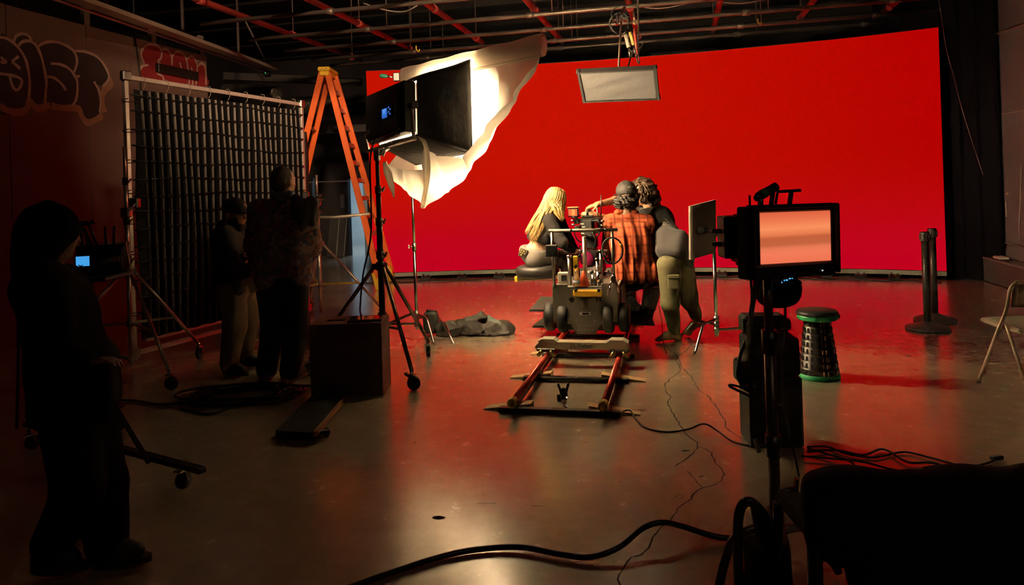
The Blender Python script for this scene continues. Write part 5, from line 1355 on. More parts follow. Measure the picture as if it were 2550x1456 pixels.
# ------------------------------------------------------------------ bag and coat heap, floor clip, foreground cables, cracks
hp = thing('sand_bag', 'grey sandbag leaning on the foot of the sheet stand', 'sandbag', (0,0,0))
hc0 = FL(1075,832)
gfab = M('grey_nylon',(.032,.029,.025),.6,bump=.5,bscale=30)
sdf_mesh('bag_body', [rbox(hc0+V((0,.0,.12)), (.085,.06,.11), .04, k=.03), ell(hc0+V((0,0,.22)), (.06,.05,.03), k=.03)], gfab, hp, .009, folds(45,.004,2))
MB().box(hc0+V((.01,-.01,.245)), (.12,.06,.02), Matrix.Rotation(.2,3,'Y'), .008).build('flap', blackfab, hp)
anchor(hp, hc0)
hp2 = thing('coat_heap', 'crumpled dark jacket heaped on the floor by the sheet stand', 'jacket', (0,0,0))
hh = FL(1170,835)
_f1 = folds(34,1.0,8,(1,.3,0),.5); _f2 = folds(80,1.0,9,(.3,1,0),.6)
def crumple(P): return .016*np.abs(_f1(P)) + .007*np.abs(_f2(P)) - .012
pr = []
rgh = random.Random(5)
for i in range(26):
    x = -.28+.66*i/25; pr.append(ell(hh+V((x, rgh.uniform(-.02,.12), .045+.05*max(0,math.sin((x+.3)*6))*rgh.uniform(.5,1))), (.07+.03*rgh.random(), .09, .05+.04*rgh.random()), Euler((rgh.uniform(-.5,.5),rgh.uniform(-.6,.6),rgh.uniform(0,3))).to_matrix(), k=.02))
pr += [cap(hh+V((-.1,0,.12)), hh+V((.12,.05,.19)), .03,.035, k=.03), cap(hh+V((.12,.05,.19)), hh+V((.3,.0,.06)), .035,.02, k=.03), rbox(hh+V((.26,0,.02)), (.16,.09,.02), .015, k=.03)]
sdf_mesh('jacket_cloth', pr, gfab, hp2, .009, crumple, clipz=.003)
MB().tube([FL(1098,798,.17), FL(1108,808,.15), FL(1118,830,.07), FL(1131,857,.012)], .013, 8).build('chrome_tube', chrome, hp2)
sdf_mesh('sleeve', [cap(hh+V((.28,.02,.10)), hh+V((.36,.0,.05)), .045,.04, k=.02), cap(hh+V((.20,.06,.15)), hh+V((.28,.02,.10)), .04,.045, k=.02)], M('teal_cloth',(.10,.12,.11),.7,bump=.4,bscale=40), hp2, .009, folds(50,.004,3))
anchor(hp2, hh)
fc = thing('floor_clamp', 'small black clamp lamp standing on the floor between the rails', 'clamp', FL(1404,997), .1)
MB().box((0,0,.035), (.055,.04,.05), bev=.008).build('clamp_body', black, fc)
for s in (-1,1): MB().beam((s*.015,0,.05), (s*.038,0,.125), .018,.022, (0,1,0), .005).build('jaw', black, fc)
MB().sphere((0,-.0,.075), .02).build('swivel', black, fc); MB().box((-.035,-.01,.025), (.03,.035,.05), bev=.006).build('side_knob', black, fc)
MB().sphere((.018,-.025,.028), .006).build('pilot_light', M('led_warm',(.6,.5,.3),.3,emit=(1,.85,.55),estr=1.2), fc)
MB().cyl((.012,-.02,.0),(.012,-.035,.022),.006,8).build('plug', chrome, fc)
tag(MB().tube(spline([FL(1403,1009,.01), FL(1433,1026,.008), FL(1498,1037,.008), FL(1537,1029,.01), FL(1567,1021,.035), FL(1583,1042,.012), FL(1609,1065,.008), FL(1662,1075,.008), FL(1714,1068,.015), FL(1753,1055,.05), FL(1786,1072,.025), FL(1825,1099,.008), FL(1874,1111,.008)],6), .0055, 6).build('floor_cable', rubber), 'thin black cable wandering from the floor clamp to the case stack', 'cable')
tag(MB().tube(spline([FL(860,1466,.014), FL(960,1430,.014), FL(1100,1385,.014), FL(1200,1366,.016), FL(1300,1362,.02), FL(1400,1380,.02), FL(1470,1386,.022), FL(1540,1362,.045), FL(1600,1315,.075), FL(1650,1300,.085), FL(1700,1310,.06), FL(1780,1335,.025), FL(1850,1342,.014)],8), .0125, 10).build('thick_cable', M('cable_thick',(.012,.010,.010),.35)), 'thick black cable sweeping across the foreground floor', 'cable')
tag(MB().tube(spline([FL(1640,760,.006), FL(1648,800,.006), FL(1652,850,.006), FL(1660,880,.006)],5), .004, 5).build('floor_wire', rubber), 'thin wire on the floor behind the barefoot person', 'wire')
crack_m = M('crack_dark',(.035,.024,.016),.9)
rgc = random.Random(11)
def crack(pts, w=.006):
    pp = []
    for i in range(len(pts)-1):
        a, b = FL(*pts[i],.0013), FL(*pts[i+1],.0013); n = max(2, int((b-a).length/.035))
        for j in range(n): 
            p = a.lerp(b, j/n); pp.append(p+V((rgc.uniform(-1,1)*.007, rgc.uniform(-1,1)*.007, 0)) if j else p)
    pp.append(FL(*pts[-1],.0013)); A = []
    for i,p in enumerate(pp):
        t = pp[min(i+1,len(pp)-1)]-pp[max(i-1,0)]; n = V((-t.y,t.x,0)).normalized(); ww = w*rgc.uniform(.35,1.0)*.5
        A.append([p-n*ww, p+n*ww])
    return MB().grid(A, False).build('floor_crack', crack_m, floor)
crack([(1654,857),(1670,873),(1688,886),(1684,898),(1692,910),(1693,925),(1670,941),(1655,957),(1659,975),(1671,988),(1663,1001),(1670,1015),(1673,1026),(1684,1042),(1699,1065),(1706,1078),(1737,1101),(1737,1111),(1727,1127),(1705,1145),(1681,1160)], .011)
crack([(1737,1111),(1760,1119),(1773,1127),(1781,1153),(1797,1166),(1804,1180),(1797,1196),(1779,1207),(1750,1214),(1727,1229),(1722,1242),(1688,1264),(1675,1285),(1665,1300),(1642,1317),(1626,1336),(1616,1363),(1596,1381),(1573,1386),(1555,1410),(1541,1431),(1539,1470)], .011)
crack([(1725,855),(1706,874),(1689,885),(1696,912),(1717,933),(1732,954),(1738,970),(1761,983),(1772,998),(1790,1020),(1805,1045),(1805,1062),(1838,1086),(1874,1101)], .009)
crack([(1710,1172),(1720,1182),(1735,1200),(1750,1214)], .006)
crack([(1680,1236),(1690,1229),(1702,1235),(1695,1241),(1680,1236)], .006)
for pts in ([(2060,735),(2150,745),(2250,742)],[(2100,700),(2000,712),(1900,708)],[(1120,745),(1250,738),(1330,742)],[(2120,915),(2250,905),(2350,930)],[(1000,760),(1100,752),(1180,760)],[(1190,1253),(1235,1253)],[(1310,1258),(1360,1260)],[(2140,790),(2440,788)],[(2100,862),(2300,870),(2440,882)]): crack(pts, .006)
for (x,y,s) in ((1033,1101,.012),(1090,1288,.035),(1747,1186,.02),(1457,1101,.008),(1545,1199,.008),(2262,885,.03),(1705,1122,.03),(1140,1095,.006)):
    c = FL(x,y,.0015); n = 9
    MB().add([c+V((math.cos(i*2*math.pi/n)*s*rgc.uniform(.6,1.2), math.sin(i*2*math.pi/n)*s*.5*rgc.uniform(.6,1.2),0)) for i in range(n)], [tuple(range(n))]).build('floor_chip', crack_m, floor)
# ------------------------------------------------------------------ people
def axes(fwd, up=(0,0,1)):
    f = V(fwd).normalized(); u = V(up); r = f.cross(u).normalized(); u = r.cross(f).normalized()
    return r, f, u, Matrix((r, f, u)).transposed()
def hand_prims(wr, d, pn, curl=.5, s=1.0, thumb=1):
    """wrist, pointing direction, palm normal (side the fingers curl to); thumb = +1/-1 side"""
    d = V(d).normalized(); pn = V(pn); pn = (pn - d*pn.dot(d)).normalized(); sd = d.cross(pn).normalized()*thumb
    wr = V(wr); P = []
    m = Matrix((sd, d, pn)).transposed()
    P.append(rbox(wr+d*.045*s, (.037*s,.045*s,.013*s), .012*s, m, k=.012))
    P.append(cap(wr-d*.02, wr+d*.02, .026*s, .027*s, k=.015))
    for i, (o, L) in enumerate(((.027,.072),(.010,.080),(-.009,.074),(-.027,.058))):
        a = wr + d*.085*s + sd*o*s; dd = (d + sd*o*2.0).normalized()
        ang = 0
        for seg, fr in enumerate((.45,.32,.26)):
            ang += curl*(.55 if seg == 0 else .75)
            q = dd*math.cos(ang) + pn*math.sin(ang)
            b = a + q*L*s*fr; P.append(cap(a, b, (.0095-.0007*seg)*s, (.009-.0008*seg)*s, k=.004)); a = b
    a = wr + d*.025*s + sd*.032*s
    b = a + (d*.6 + sd*.75 + pn*.35).normalized()*.04*s; c = b + (d*.9 + sd*.15 + pn*.45*curl).normalized()*.032*s
    P += [cap(a, b, .013*s, .011*s, k=.010), cap(b, c, .0105*s, .009*s, k=.004)]
    return P
def head_prims(hc, fwd, up=(0,0,1), s=1.0, beard=False):
    r, f, u, m = axes(fwd, up); hc = V(hc)
    P = [ell(hc+u*.028*s-f*.008*s, (.074*s,.096*s,.090*s), m, k=.02), ell(hc-u*.05*s+f*.022*s, (.056*s,.068*s,.068*s), m, k=.03),
         ell(hc+f*.05*s-u*.02*s, (.055*s,.05*s,.075*s), m, k=.03), cap(hc+f*.094*s+u*.012*s, hc+f*.114*s-u*.026*s, .009*s, .014*s, k=.014),
         ell(hc+f*.082*s-u*.062*s, (.026*s,.018*s,.012*s), m, k=.012), ell(hc+f*.078*s-u*.098*s, (.024*s,.02*s,.018*s), m, k=.02),
         ell(hc+f*.085*s+u*.03*s, (.05*s,.014*s,.010*s), m, k=.012)]
    for sg in (-1,1):
        P.append(ell(hc+r*sg*.077*s-f*.008*s-u*.012*s, (.010*s,.020*s,.032*s), m, k=.008))
        P.append(ell(hc+r*sg*.031*s+f*.097*s+u*.008*s, (.017*s,.012*s,.010*s), m, k=.01, sub=True))
    P.append(cap(hc+f*.104*s-u*.062*s-r*.02*s, hc+f*.104*s-u*.062*s+r*.02*s, .003*s, k=.006, sub=True))
    return P
def eyes(parent, hc, fwd, up=(0,0,1), s=1.0):
    r, f, u, m = axes(fwd, up); hc = V(hc)
    for sg in (-1,1):
        e = hc+r*sg*.031*s+f*.083*s+u*.008*s
        o = MB().sphere(e, .0125*s, 12, 8).build('eye', eyewhite, parent); MB().sphere(e+f*.008*s, .0065*s, 10, 6).build('iris', eyedark, o)
def limb(a, b, c, r0, r1, r2, k=.03): return [cap(a, b, r0, r1, k=k), cap(b, c, r1, r2, k=k)]
def body_prims(J, s=1.0, male=True):
    P = head_prims(J['head'], J['look'], J.get('hup',(0,0,1)), s)
    nb, ch, pv = V(J['neck']), V(J['chest']), V(J['pelvis'])
    r, f, u, hm = axes(J['look'], J.get('hup',(0,0,1)))
    P.append(cap(V(J['head'])-u*.07*s-f*.012*s, nb, .052*s, .058*s, k=.03))
    rt, ft, ut, tm = axes(J['face'], ch-pv)
    P += [ell(ch, (.155*s,.10*s,.17*s), tm, k=.04), ell(ch.lerp(pv,.55), (.128*s,.092*s,.14*s), tm, k=.05), ell(pv, (.15*s,.105*s,.115*s), tm, k=.05)]
    for L in 'LR':
        sh, el_, wr = V(J['sh'+L]), V(J['el'+L]), V(J['wr'+L])
        P += [cap(nb-ut*.03, sh, .045*s, .056*s, k=.04), cap(sh, el_, .050*s, .040*s, k=.03), cap(el_, el_.lerp(wr,.3), .041*s, .043*s, k=.02), cap(el_.lerp(wr,.3), wr, .042*s, .027*s, k=.02)]
        P += hand_prims(wr, J.get('hd'+L, wr-el_), J.get('pn'+L, (0,0,-1)), J.get('cl'+L,.5), s, J.get('th'+L, 1))
        hp, kn, an = V(J['hip'+L]), V(J['kn'+L]), V(J['an'+L])
        P += [cap(hp, kn, .084*s, .056*s, k=.04), cap(kn, kn.lerp(an,.35), .055*s, .056*s, k=.02), cap(kn.lerp(an,.35), an, .055*s, .036*s, k=.02)]
        td = V(J['toe'+L]) - an; td.z = 0; td.normalize()
        toe = V(J['toe'+L]); heel = an - td*.035; heel.z = an.z-.055
        P += [cap(an, heel, .036*s, .030*s, k=.02), cap(heel, an.lerp(toe,.5)+V((0,0,.0)), .032*s, .036*s, k=.03), cap(an.lerp(toe,.45), toe, .036*s, .024*s, k=.03)]
        sdv = V((-td.y,td.x,0))
        for i in range(5): P.append(cap(toe+sdv*(.030-.015*i)*s - td*.01, toe+sdv*(.032-.016*i)*s+td*(.030-.004*abs(i-1))*s-V((0,0,.006)), .011*s, .009*s, k=.006))
    return P
def torso_cloth(J, s=1.0, g=.02, hem=0.0, sleeve=.5, slr=None, flare=0.0):
    nb, ch, pv = V(J['neck']), V(J['chest']), V(J['pelvis']); rt, ft, ut, tm = axes(J['face'], ch-pv)
    P = [ell(ch, (.155*s+g,.10*s+g,.17*s+g*.6), tm, k=.05), ell(ch.lerp(pv,.5), (.14*s+g+flare*.5,.098*s+g+flare*.5,.16*s), tm, k=.06)]
    if hem != 0: P += [rbox(pv-ut*(hem*.5-.10), (.155*s+g+flare,.105*s+g+flare,.10+hem*.5), .07, tm, k=.08)]
    for L in 'LR':
        sh, el_, wr = V(J['sh'+L]), V(J['el'+L]), V(J['wr'+L])
        P += [cap(nb-ut*.05, sh, .045*s+g*.5, .058*s+g, k=.05)]
        e = el_ if sleeve >= 1 else sh.lerp(el_, sleeve)
        P.append(cap(sh, e, .054*s+g, .045*s+g*(1.2 if sleeve < 1 else 1), k=.03))
        if sleeve > 1: P.append(cap(el_, el_.lerp(wr, sleeve-1), .043*s+g, .034*s+g*.9, k=.03))
    return P
def leg_cloth(J, s=1.0, g=.018, end=.95, g2=None, waist=.07):
    pv, ch = V(J['pelvis']), V(J['chest']); rt, ft, ut, tm = axes(J['face'], ch-pv); g2 = g if g2 is None else g2
    P = [ell(pv+ut*.01, (.150*s+g,.105*s+g,.12*s+g*.5), tm, k=.04), rbox(pv+ut*waist*.6, (.138*s+g*.6,.098*s+g*.6,.06), .05, tm, k=.04)]
    for L in 'LR':
        hp, kn, an = V(J['hip'+L]), V(J['kn'+L]), V(J['an'+L])
        P += [cap(hp, kn, .086*s+g, .060*s+g, k=.04), cap(kn, kn.lerp(an,end), .060*s+g, .043*s+g2, k=.03)]
    return P
def shoe_prims(an, toe, s=1.0):
    an, toe = V(an), V(toe); td = toe-an; td.z = 0; td.normalize(); up = V((0,0,1))
    z0 = min(an.z-.055, toe.z)-.0
    heel = V((an.x,an.y,z0+.038)) - td*.035; tp = V((toe.x,toe.y,z0+.03))
    return [cap(an+up*.03, an, .050*s, .052*s, k=.03), cap(heel, an.lerp(toe,.5)+V((0,0,-.0)), .047*s, .047*s, k=.03), cap(V((an.lerp(toe,.4)).to_tuple()), tp+td*.02, .046*s, .034*s, k=.04)]
def shoes(t, J, mat, s=1.0, sole=None):
    for L in 'LR':
        o = sdf_mesh('shoe', shoe_prims(J['an'+L], J['toe'+L], s), mat, t, .008)
        an, toe = V(J['an'+L]), V(J['toe'+L]); td = toe-an; td.z = 0; ln = td.length; td.normalize(); c = V((an.x,an.y,0))+td*(ln*.5-.0)
        zz = min(an.z-.055, toe.z)-.012
        pts = []
        for i in range(20):
            a = 2*math.pi*i/20; pts.append((math.cos(a)*(ln*.5+.085)*1.0, math.sin(a)*(.050-.006*math.cos(a))))
        m = Matrix((td, V((-td.y,td.x,0)), V((0,0,1)))).transposed().to_4x4(); m.translation = V((c.x,c.y,max(.0,zz)))
        vs = [m @ V((x,y,0)) for x,y in pts]+[m @ V((x,y,.026)) for x,y in pts]
        MB().add(vs, [tuple(reversed(range(20))), tuple(range(20,40))]+[(i,(i+1)%20,20+(i+1)%20,20+i) for i in range(20)]).build('sole', sole or M('sole_dark',(.03,.022,.018),.7), o)
        # laces
        lc = MB()
        mid = an.lerp(toe,.45)+V((0,0,.045))
        for i in range(4):
            p = an.lerp(toe,.22+.12*i)+V((0,0,.052-.007*i)); sd = V((-td.y,td.x,0)); lc.tube([p-sd*.024, p+V((0,0,.006)), p+sd*.024], .003, 5)
        lc.build('laces', M('lace_grey',(.10,.09,.08),.8), o)
def baseball_cap(t, hc, look, up, mat, s=1.0, back=False, label=None):
    r, f, u, m = axes(look, up); hc = V(hc); sg = -1 if back else 1
    P = [ell(hc+u*.045*s-f*.005*s, (.090*s,.110*s,.092*s), m, k=.01), rbox(hc-u*.075*s, (.2,.2,.082*s), .01, m, k=.01, sub=True)]
    P2 = [ell(hc+u*.022*s+f*sg*.115*s, (.072*s,.085*s,.010*s), m @ Matrix.Rotation(.12*sg,3,'X'), k=.012)]
    c = sdf_mesh('cap', [P[0]]+P2+[P[1]] if False else [P[0],P[1]], mat, t, .005)
    sdf_mesh('cap_brim', P2, mat, c, .004)
    MB().sphere(hc+u*.138*s-f*.005*s, .007*s).build('cap_button', mat, c)
    return c, (r,f,u)
def mk_person(label, J, skinm, s=1.0, res=.009):
    t = thing('person', label, 'person', (0,0,0))
    b = sdf_mesh('body', body_prims(J, s), skinm, t, res)
    eyes(b, J['head'], J['look'], J.get('hup',(0,0,1)), s)
    return t
def base_of(t, J): anchor(t, V(((J['anL'].x+J['anR'].x)/2, (J['anL'].y+J['anR'].y)/2, 0)))

# ---- barefoot person with curly hair leaning over the camera
J = dict(head=PX(1598,480,7.28), look=(-.85,.42,-.25), hup=(-.35,.1,.9), face=(-.80,.6,0),
    neck=PX(1622,520,7.22), chest=PX(1645,560,7.06), pelvis=PX(1681,636,6.78),
    shL=PX(1608,538,7.14), elL=PX(1535,553,7.20), wrL=PX(1482,535,7.06), hdL=(-1,.0,.05), pnL=(0,.9,-.5), clL=.75, thL=-1,
    shR=PX(1610,520,7.42), elR=PX(1547,496,7.40), wrR=PX(1490,508,7.16), hdR=(-.95,-.1,-.25), pnR=(0,.2,-1), clR=.55, thR=1,
    hipL=PX(1665,660,6.72), knL=PX(1670,752,6.76), anL=PX(1681,826,6.95), toeL=PX(1640,846,6.90),
    hipR=PX(1698,655,6.86), knR=PX(1712,738,6.94), anR=PX(1736,796,7.20), toeR=PX(1714,828,7.12))
J['anL'].z = .085; J['toeL'].z = .028; J['toeR'].z = .03; J['anR'].z = .16
t = mk_person('barefoot person in grey tee and olive pants leaning over the camera', J, skin, 1.0, .007)
teem = M('tee_charcoal',(.036,.034,.035),.85,bump=.4,bscale=60,sheen=.1)
tee = sdf_mesh('t_shirt', torso_cloth(J, 1.0, .024, .08, .62, flare=.013), teem, t, .008, folds(22,.006,31,(.5,0,1),.3))
ol = M('olive_cotton',(.115,.105,.048),.85,var=.2,scale=14,bump=.4,bscale=50)
pants = sdf_mesh('cargo_pants', leg_cloth(J, 1.0, .030, .93, .012), ol, t, .008, folds(26,.006,32,(0,0,1),.5))
for L in 'LR':
    an, kn = J['an'+L], J['kn'+L]; MB().tube([kn.lerp(an,.86), kn.lerp(an,.95)], .052, 14).build('ankle_cuff', ol, pants)
pk = J['hipL'].lerp(J['knL'],.35)
MB().box(pk+V((.01,-.118,-.02)), (.10,.03,.13), Matrix.Rotation(-.1,3,'Z'), .008).build('cargo_pocket', ol, pants)
MB().box(pk+V((.01,-.128,.03)), (.105,.025,.035), Matrix.Rotation(-.1,3,'Z'), .006).build('pocket_flap', ol, pants)
hairb = M('hair_dark_brown',(.035,.018,.010),.45,var=.3,scale=30)
r, f, u, hm = axes(J['look'], J['hup']); hc = J['head']
hair = sdf_mesh('curly_hair', [ell(hc+u*.035-f*.02, (.115,.125,.118), hm, k=.03), ell(hc-f*.075-u*.05, (.105,.09,.13), hm, k=.04), ell(hc-f*.06-u*.13+r*.02, (.085,.07,.08), hm, k=.04), rbox(hc+f*.105-u*.06, (.075,.055,.10), .03, hm, k=.02, sub=True)], hairb, t, .007, folds(90,.010,33,(0,0,1),.9))
rgx = random.Random(3); ALL = MB()
for n_ in range(170):
    th, ph = rgx.uniform(0,2*math.pi), rgx.uniform(-.1,1.3)
    d = (r*math.cos(th)*math.cos(ph)+f*math.sin(th)*math.cos(ph)+u*math.sin(ph))
    if d.dot(f) > .55 and ph < .7: continue
    p0 = hc + u*.02 - f*.02 + V((d.x*.122,d.y*.122,d.z*.122)); ln = rgx.uniform(.06,.19); pts = []
    w = rgx.uniform(.006,.012); fq = rgx.uniform(50,80); ph0 = rgx.uniform(0,6)
    for j in range(16):
        q = j/15*ln; pts.append(p0 + d*min(q*.5,.022) - V((0,0,q)) + r*w*math.cos(q*fq+ph0) + f*w*math.sin(q*fq+ph0))
    MBc = MB().tube(pts, [.0055]*14+[.004,.002], 4); 
    ALL.add(MBc.v, MBc.f, True)
o = ALL.build('curls', M('curl_brown',(.06,.030,.016),.38,var=.4,scale=40), hair); o['kind'] = 'stuff'
prt = M('print_cream',(.42,.36,.32),.8)
def wrap_print(o, target, off=.002):
    m = o.modifiers.new('shrinkwrap','SHRINKWRAP'); m.target = target; m.wrap_method = 'NEAREST_SURFACEPOINT'; m.wrap_mode = 'ABOVE_SURFACE'; m.offset = off; return o
def px_m(c, a, Y):   # text frame: centre pixel, pixel along the reading direction
    c_, a_ = PX(*c, Y), PX(*a, Y); return frame_m(c_, a_-c_, V((.25,-1,0)))
wrap_print(text_obj('back_print', 'FIND', .062, prt, px_m((1640,520),(1660,508),6.98), tee, .0005, sx=.8), tee)
gm = MB()
def gl_(pts, w=.004):
    pp = [PX(x,y,6.84) for x,y in pts]; A = []
    for i,p in enumerate(pp):
        d_ = (pp[min(i+1,len(pp)-1)]-pp[max(i-1,0)]).normalized(); n = d_.cross(V((0,1,0))).normalized()*w; A.append([p-n,p+n])
    gm.grid(A, False)
for pts in ([(1648,552),(1653,541),(1664,536),(1672,532)],[(1655,541),(1668,559)],[(1668,559),(1680,545)],[(1666,532),(1676,548)],[(1648,552),(1649,558),(1656,563),(1668,559)],[(1674,564),(1686,552)],[(1678,565),(1687,556)],[(1650,546),(1655,556)],[(1652,556),(1662,561)]): gl_(pts)
wrap_print(gm.build('back_graphic', prt, tee), tee)
base_of(t, J)

# ---- seated person in plaid shirt
J = dict(head=PX(1560,490,6.920), look=(-.25,.95,-.1), hup=(-.05,.05,1), face=(-.12,1,0),
    neck=PX(1560,526,6.900), chest=PX(1568,602,6.880), pelvis=PX(1580,668,6.900),
    shL=PX(1523,553,6.940), elL=PX(1516,608,7.120), wrL=PX(1525,640,7.320), hdL=(.1,1,-.2), pnL=(0,0,-1), thL=1,
    shR=PX(1612,556,6.900), elR=PX(1634,620,7.020), wrR=PX(1640,662,7.140), hdR=(.05,.5,-.8), pnR=(-1,0,0), clR=.9, thR=-1,
    hipL=PX(1553,680,6.960), knL=PX(1541,702,7.180), anL=PX(1582,789,7.110), toeL=PX(1600,800,7.210),
    hipR=PX(1605,680,6.960), knR=PX(1626,702,7.200), anR=PX(1614,790,7.140), toeR=PX(1604,804,7.260))
for L in 'LR': J['an'+L].z = .275; J['toe'+L].z = .235
t = mk_person('seated person in orange plaid shirt and black cap, back to viewer', J, skind, 1.0, .009)
pm_, N, L_, B = node_mat('plaid_orange'); B.inputs['Roughness'].default_value = .85; B.inputs['Specular IOR Level'].default_value = .2
tc = N.new('ShaderNodeTexCoord'); sp = N.new('ShaderNodeSeparateXYZ'); L_.new(tc.outputs['Object'], sp.inputs[0])
def stripes(sock, freq, off, lo, hi):
    a = N.new('ShaderNodeMath'); a.operation = 'MULTIPLY'; a.inputs[1].default_value = freq; L_.new(sock, a.inputs[0])
    b = N.new('ShaderNodeMath'); b.operation = 'ADD'; b.inputs[1].default_value = off; L_.new(a.outputs[0], b.inputs[0])
    c = N.new('ShaderNodeMath'); c.operation = 'PINGPONG'; c.inputs[1].default_value = 1; L_.new(b.outputs[0], c.inputs[0])
    d = N.new('ShaderNodeMapRange'); d.interpolation_type = 'SMOOTHSTEP'; d.inputs[1].default_value = lo; d.inputs[2].default_value = hi; L_.new(c.outputs[0], d.inputs[0])
    return d.outputs[0]
s1 = stripes(sp.outputs['X'], 26, .0, .70, .82); s2 = stripes(sp.outputs['Z'], 24, .3, .70, .82); s3 = stripes(sp.outputs['X'], 26, .45, .90, .96)
m1 = N.new('ShaderNodeMix'); m1.data_type='RGBA'; m1.inputs[6].default_value=(.30,.062,.022,1); m1.inputs[7].default_value=(.16,.028,.013,1); L_.new(s1, m1.inputs[0])
m2 = N.new('ShaderNodeMix'); m2.data_type='RGBA'; m2.inputs[7].default_value=(.14,.027,.014,1); L_.new(m1.outputs[2], m2.inputs[6])
mm = N.new('ShaderNodeMath'); mm.operation='MULTIPLY'; mm.inputs[1].default_value=.7; L_.new(s2, mm.inputs[0]); L_.new(mm.outputs[0], m2.inputs[0])
m3 = N.new('ShaderNodeMix'); m3.data_type='RGBA'; m3.inputs[7].default_value=(.38,.13,.06,1); L_.new(m2.outputs[2], m3.inputs[6])
mm = N.new('ShaderNodeMath'); mm.operation='MULTIPLY'; mm.inputs[1].default_value=.5; L_.new(s3, mm.inputs[0]); L_.new(mm.outputs[0], m3.inputs[0]); L_.new(m3.outputs[2], B.inputs['Base Color'])
pv = J['pelvis']; cx_ = PX(1572,600,6.880).x
def pleats(P):
    z = P[:,2]; w = np.clip((1.22-z)/.25, 0, 1)
    return w*(.011*np.sin((P[:,0]-cx_)*(62-14*(z-.6))+2*np.sin(z*5))+.006*np.sin((P[:,0]-cx_)*121+z*9)+.004*np.sin(z*24+P[:,0]*15)) + .003*np.sin(P@np.array([20,11,31.]))
pr = torso_cloth(J, .98, .026, 0, 1.55)
pr += [rbox(PX(1576,630,6.880), (.190,.115,.27), .10, Matrix.Rotation(-.04,3,'Y'), k=.05), rbox(PX(1578,678,6.880), (.205,.125,.09), .05, None, k=.05)]
shirt = sdf_mesh('plaid_shirt', pr, pm_, t, .008, pleats)
sdf_mesh('collar', [cap(PX(1540,527,6.880), PX(1580,527,6.880), .03, .03, k=.02), cap(PX(1536,530,6.940), PX(1584,530,6.940), .03, k=.02)], pm_, shirt, .007)
MB().tube(spline([PX(1512,556,6.780), PX(1540,552,6.745), PX(1575,551,6.740), PX(1610,553,6.780)],6), .003, 5).build('yoke_seam', M('seam_dark',(.16,.035,.02),.9), shirt)
jean = M('jean_blue_grey',(.42,.50,.50),.85,var=.3,scale=8,bump=.4,bscale=60)
jn = sdf_mesh('jeans', leg_cloth(J, 1.0, .022, .93, .030), jean, t, .008, folds(28,.006,42,(0,0,1),.6))
for L in 'LR': MB().tube([J['kn'+L].lerp(J['an'+L],.90), J['kn'+L].lerp(J['an'+L],.985)], .076, 16).build('rolled_cuff', M('cuff_pale',(.34,.38,.38),.85), jn)
shoes(t, J, M('shoe_black',(.014,.012,.012),.5), 1.0)
afro = sdf_mesh('hair', [ell(J['head']+V((-.01,-.03,-.045)), (.105,.09,.07), None, k=.03), ell(J['head']+V((-.07,.0,-.055)), (.05,.08,.06), None, k=.03), ell(J['head']+V((.05,-.02,-.05)), (.05,.08,.065), None, k=.03)], M('hair_black',(.012,.009,.008),.6), t, .006, folds(190,.009,5,(0,0,1),1.0))
capm = M('cap_charcoal',(.018,.016,.015),.7,bump=.2,bscale=80)
c_, ax_ = baseball_cap(t, J['head']+V((0,0,.012)), J['look'], J['hup'], capm, 1.06)
r, f, u = ax_
MB().tube(spline([J['head']+r*x-f*math.sqrt(max(0,.1165**2-x*x))+u*z for x,z in ((-.045,.0),(-.035,.045),(0,.062),(.035,.045),(.045,.0))],5), .005, 6).build('strap_opening', M('cap_hole',(.006,.005,.005),.9), c_)
cpm = M('print_white',(.55,.5,.45),.7); cpr = MB()
for k_ in range(4): cpr.box(J['head']-f*.118+u*(.082+.003*(k_%2))+r*(-.022+.015*k_+(.006 if k_>1 else 0)), (.010,.002,.011), Matrix((r,f,u)).transposed())
wrap_print(cpr.build('cap_print', cpm, c_), c_, .001)
base_of(t, J)

# ---- seated blonde person
J = dict(head=PX(1385,500,7.10), look=(.72,.60,-.28), hup=(.18,.05,1), face=(.80,.60,0),
    neck=PX(1375,531,7.10), chest=PX(1362,568,7.10), pelvis=PX(1328,634,7.06),
    shL=PX(1390,548,7.24), elL=PX(1418,602,7.28), wrL=PX(1440,632,7.36), hdL=(.8,.4,.1), pnL=(0,0,-1), thL=-1,
    shR=PX(1366,548,6.94), elR=PX(1402,606,6.86), wrR=PX(1432,626,7.02), hdR=(.9,.4,.1), pnR=(0,0,-1), thR=1,
    hipL=PX(1345,644,7.14), knL=PX(1424,640,7.52), anL=PX(1432,748,7.56), toeL=PX(1452,766,7.62),
    hipR=PX(1332,646,6.97), knR=PX(1415,650,7.34), anR=PX(1422,752,7.42), toeR=PX(1442,772,7.48))
t = mk_person('blonde person in black crop top and grey jeans seated on the dolly', J, skinp, .86, .008)
topm = M('top_black',(.016,.014,.014),.9,bump=.3,bscale=70,spec=.2)
pr = torso_cloth(J, .84, .018, 0, 1.75)
pr += [rbox(PX(1350,584,7.08), (.135,.10,.07), .05, axes(J['face'], J['chest']-J['pelvis'])[3], k=.06), ]
_ru, _fu, _uu, _tm = axes(J['face'], J['chest']-J['pelvis'])
pr += [rbox(J['pelvis']+_uu*(.14-.16)-_fu*.06, (.4,.19,.16), .01, _tm, k=.008, sub=True)]
sdf_mesh('crop_top', pr, topm, t, .008, folds(30,.005,51,(.4,0,1),.4))
gj = M('jean_grey',(.105,.095,.085),.85,var=.3,scale=9,bump=.4,bscale=60)
gjn = sdf_mesh('grey_jeans', leg_cloth(J, .88, .022, .93, .03, waist=.03) + [rbox(J['pelvis']+_uu*(.075+.1)-_fu*.04, (.35,.15,.1), .01, _tm, k=.006, sub=True)], gj, t, .008, folds(30,.006,52,(.8,.4,.2),.4))
pkm = MB(); c = PX(1300,628,6.955)
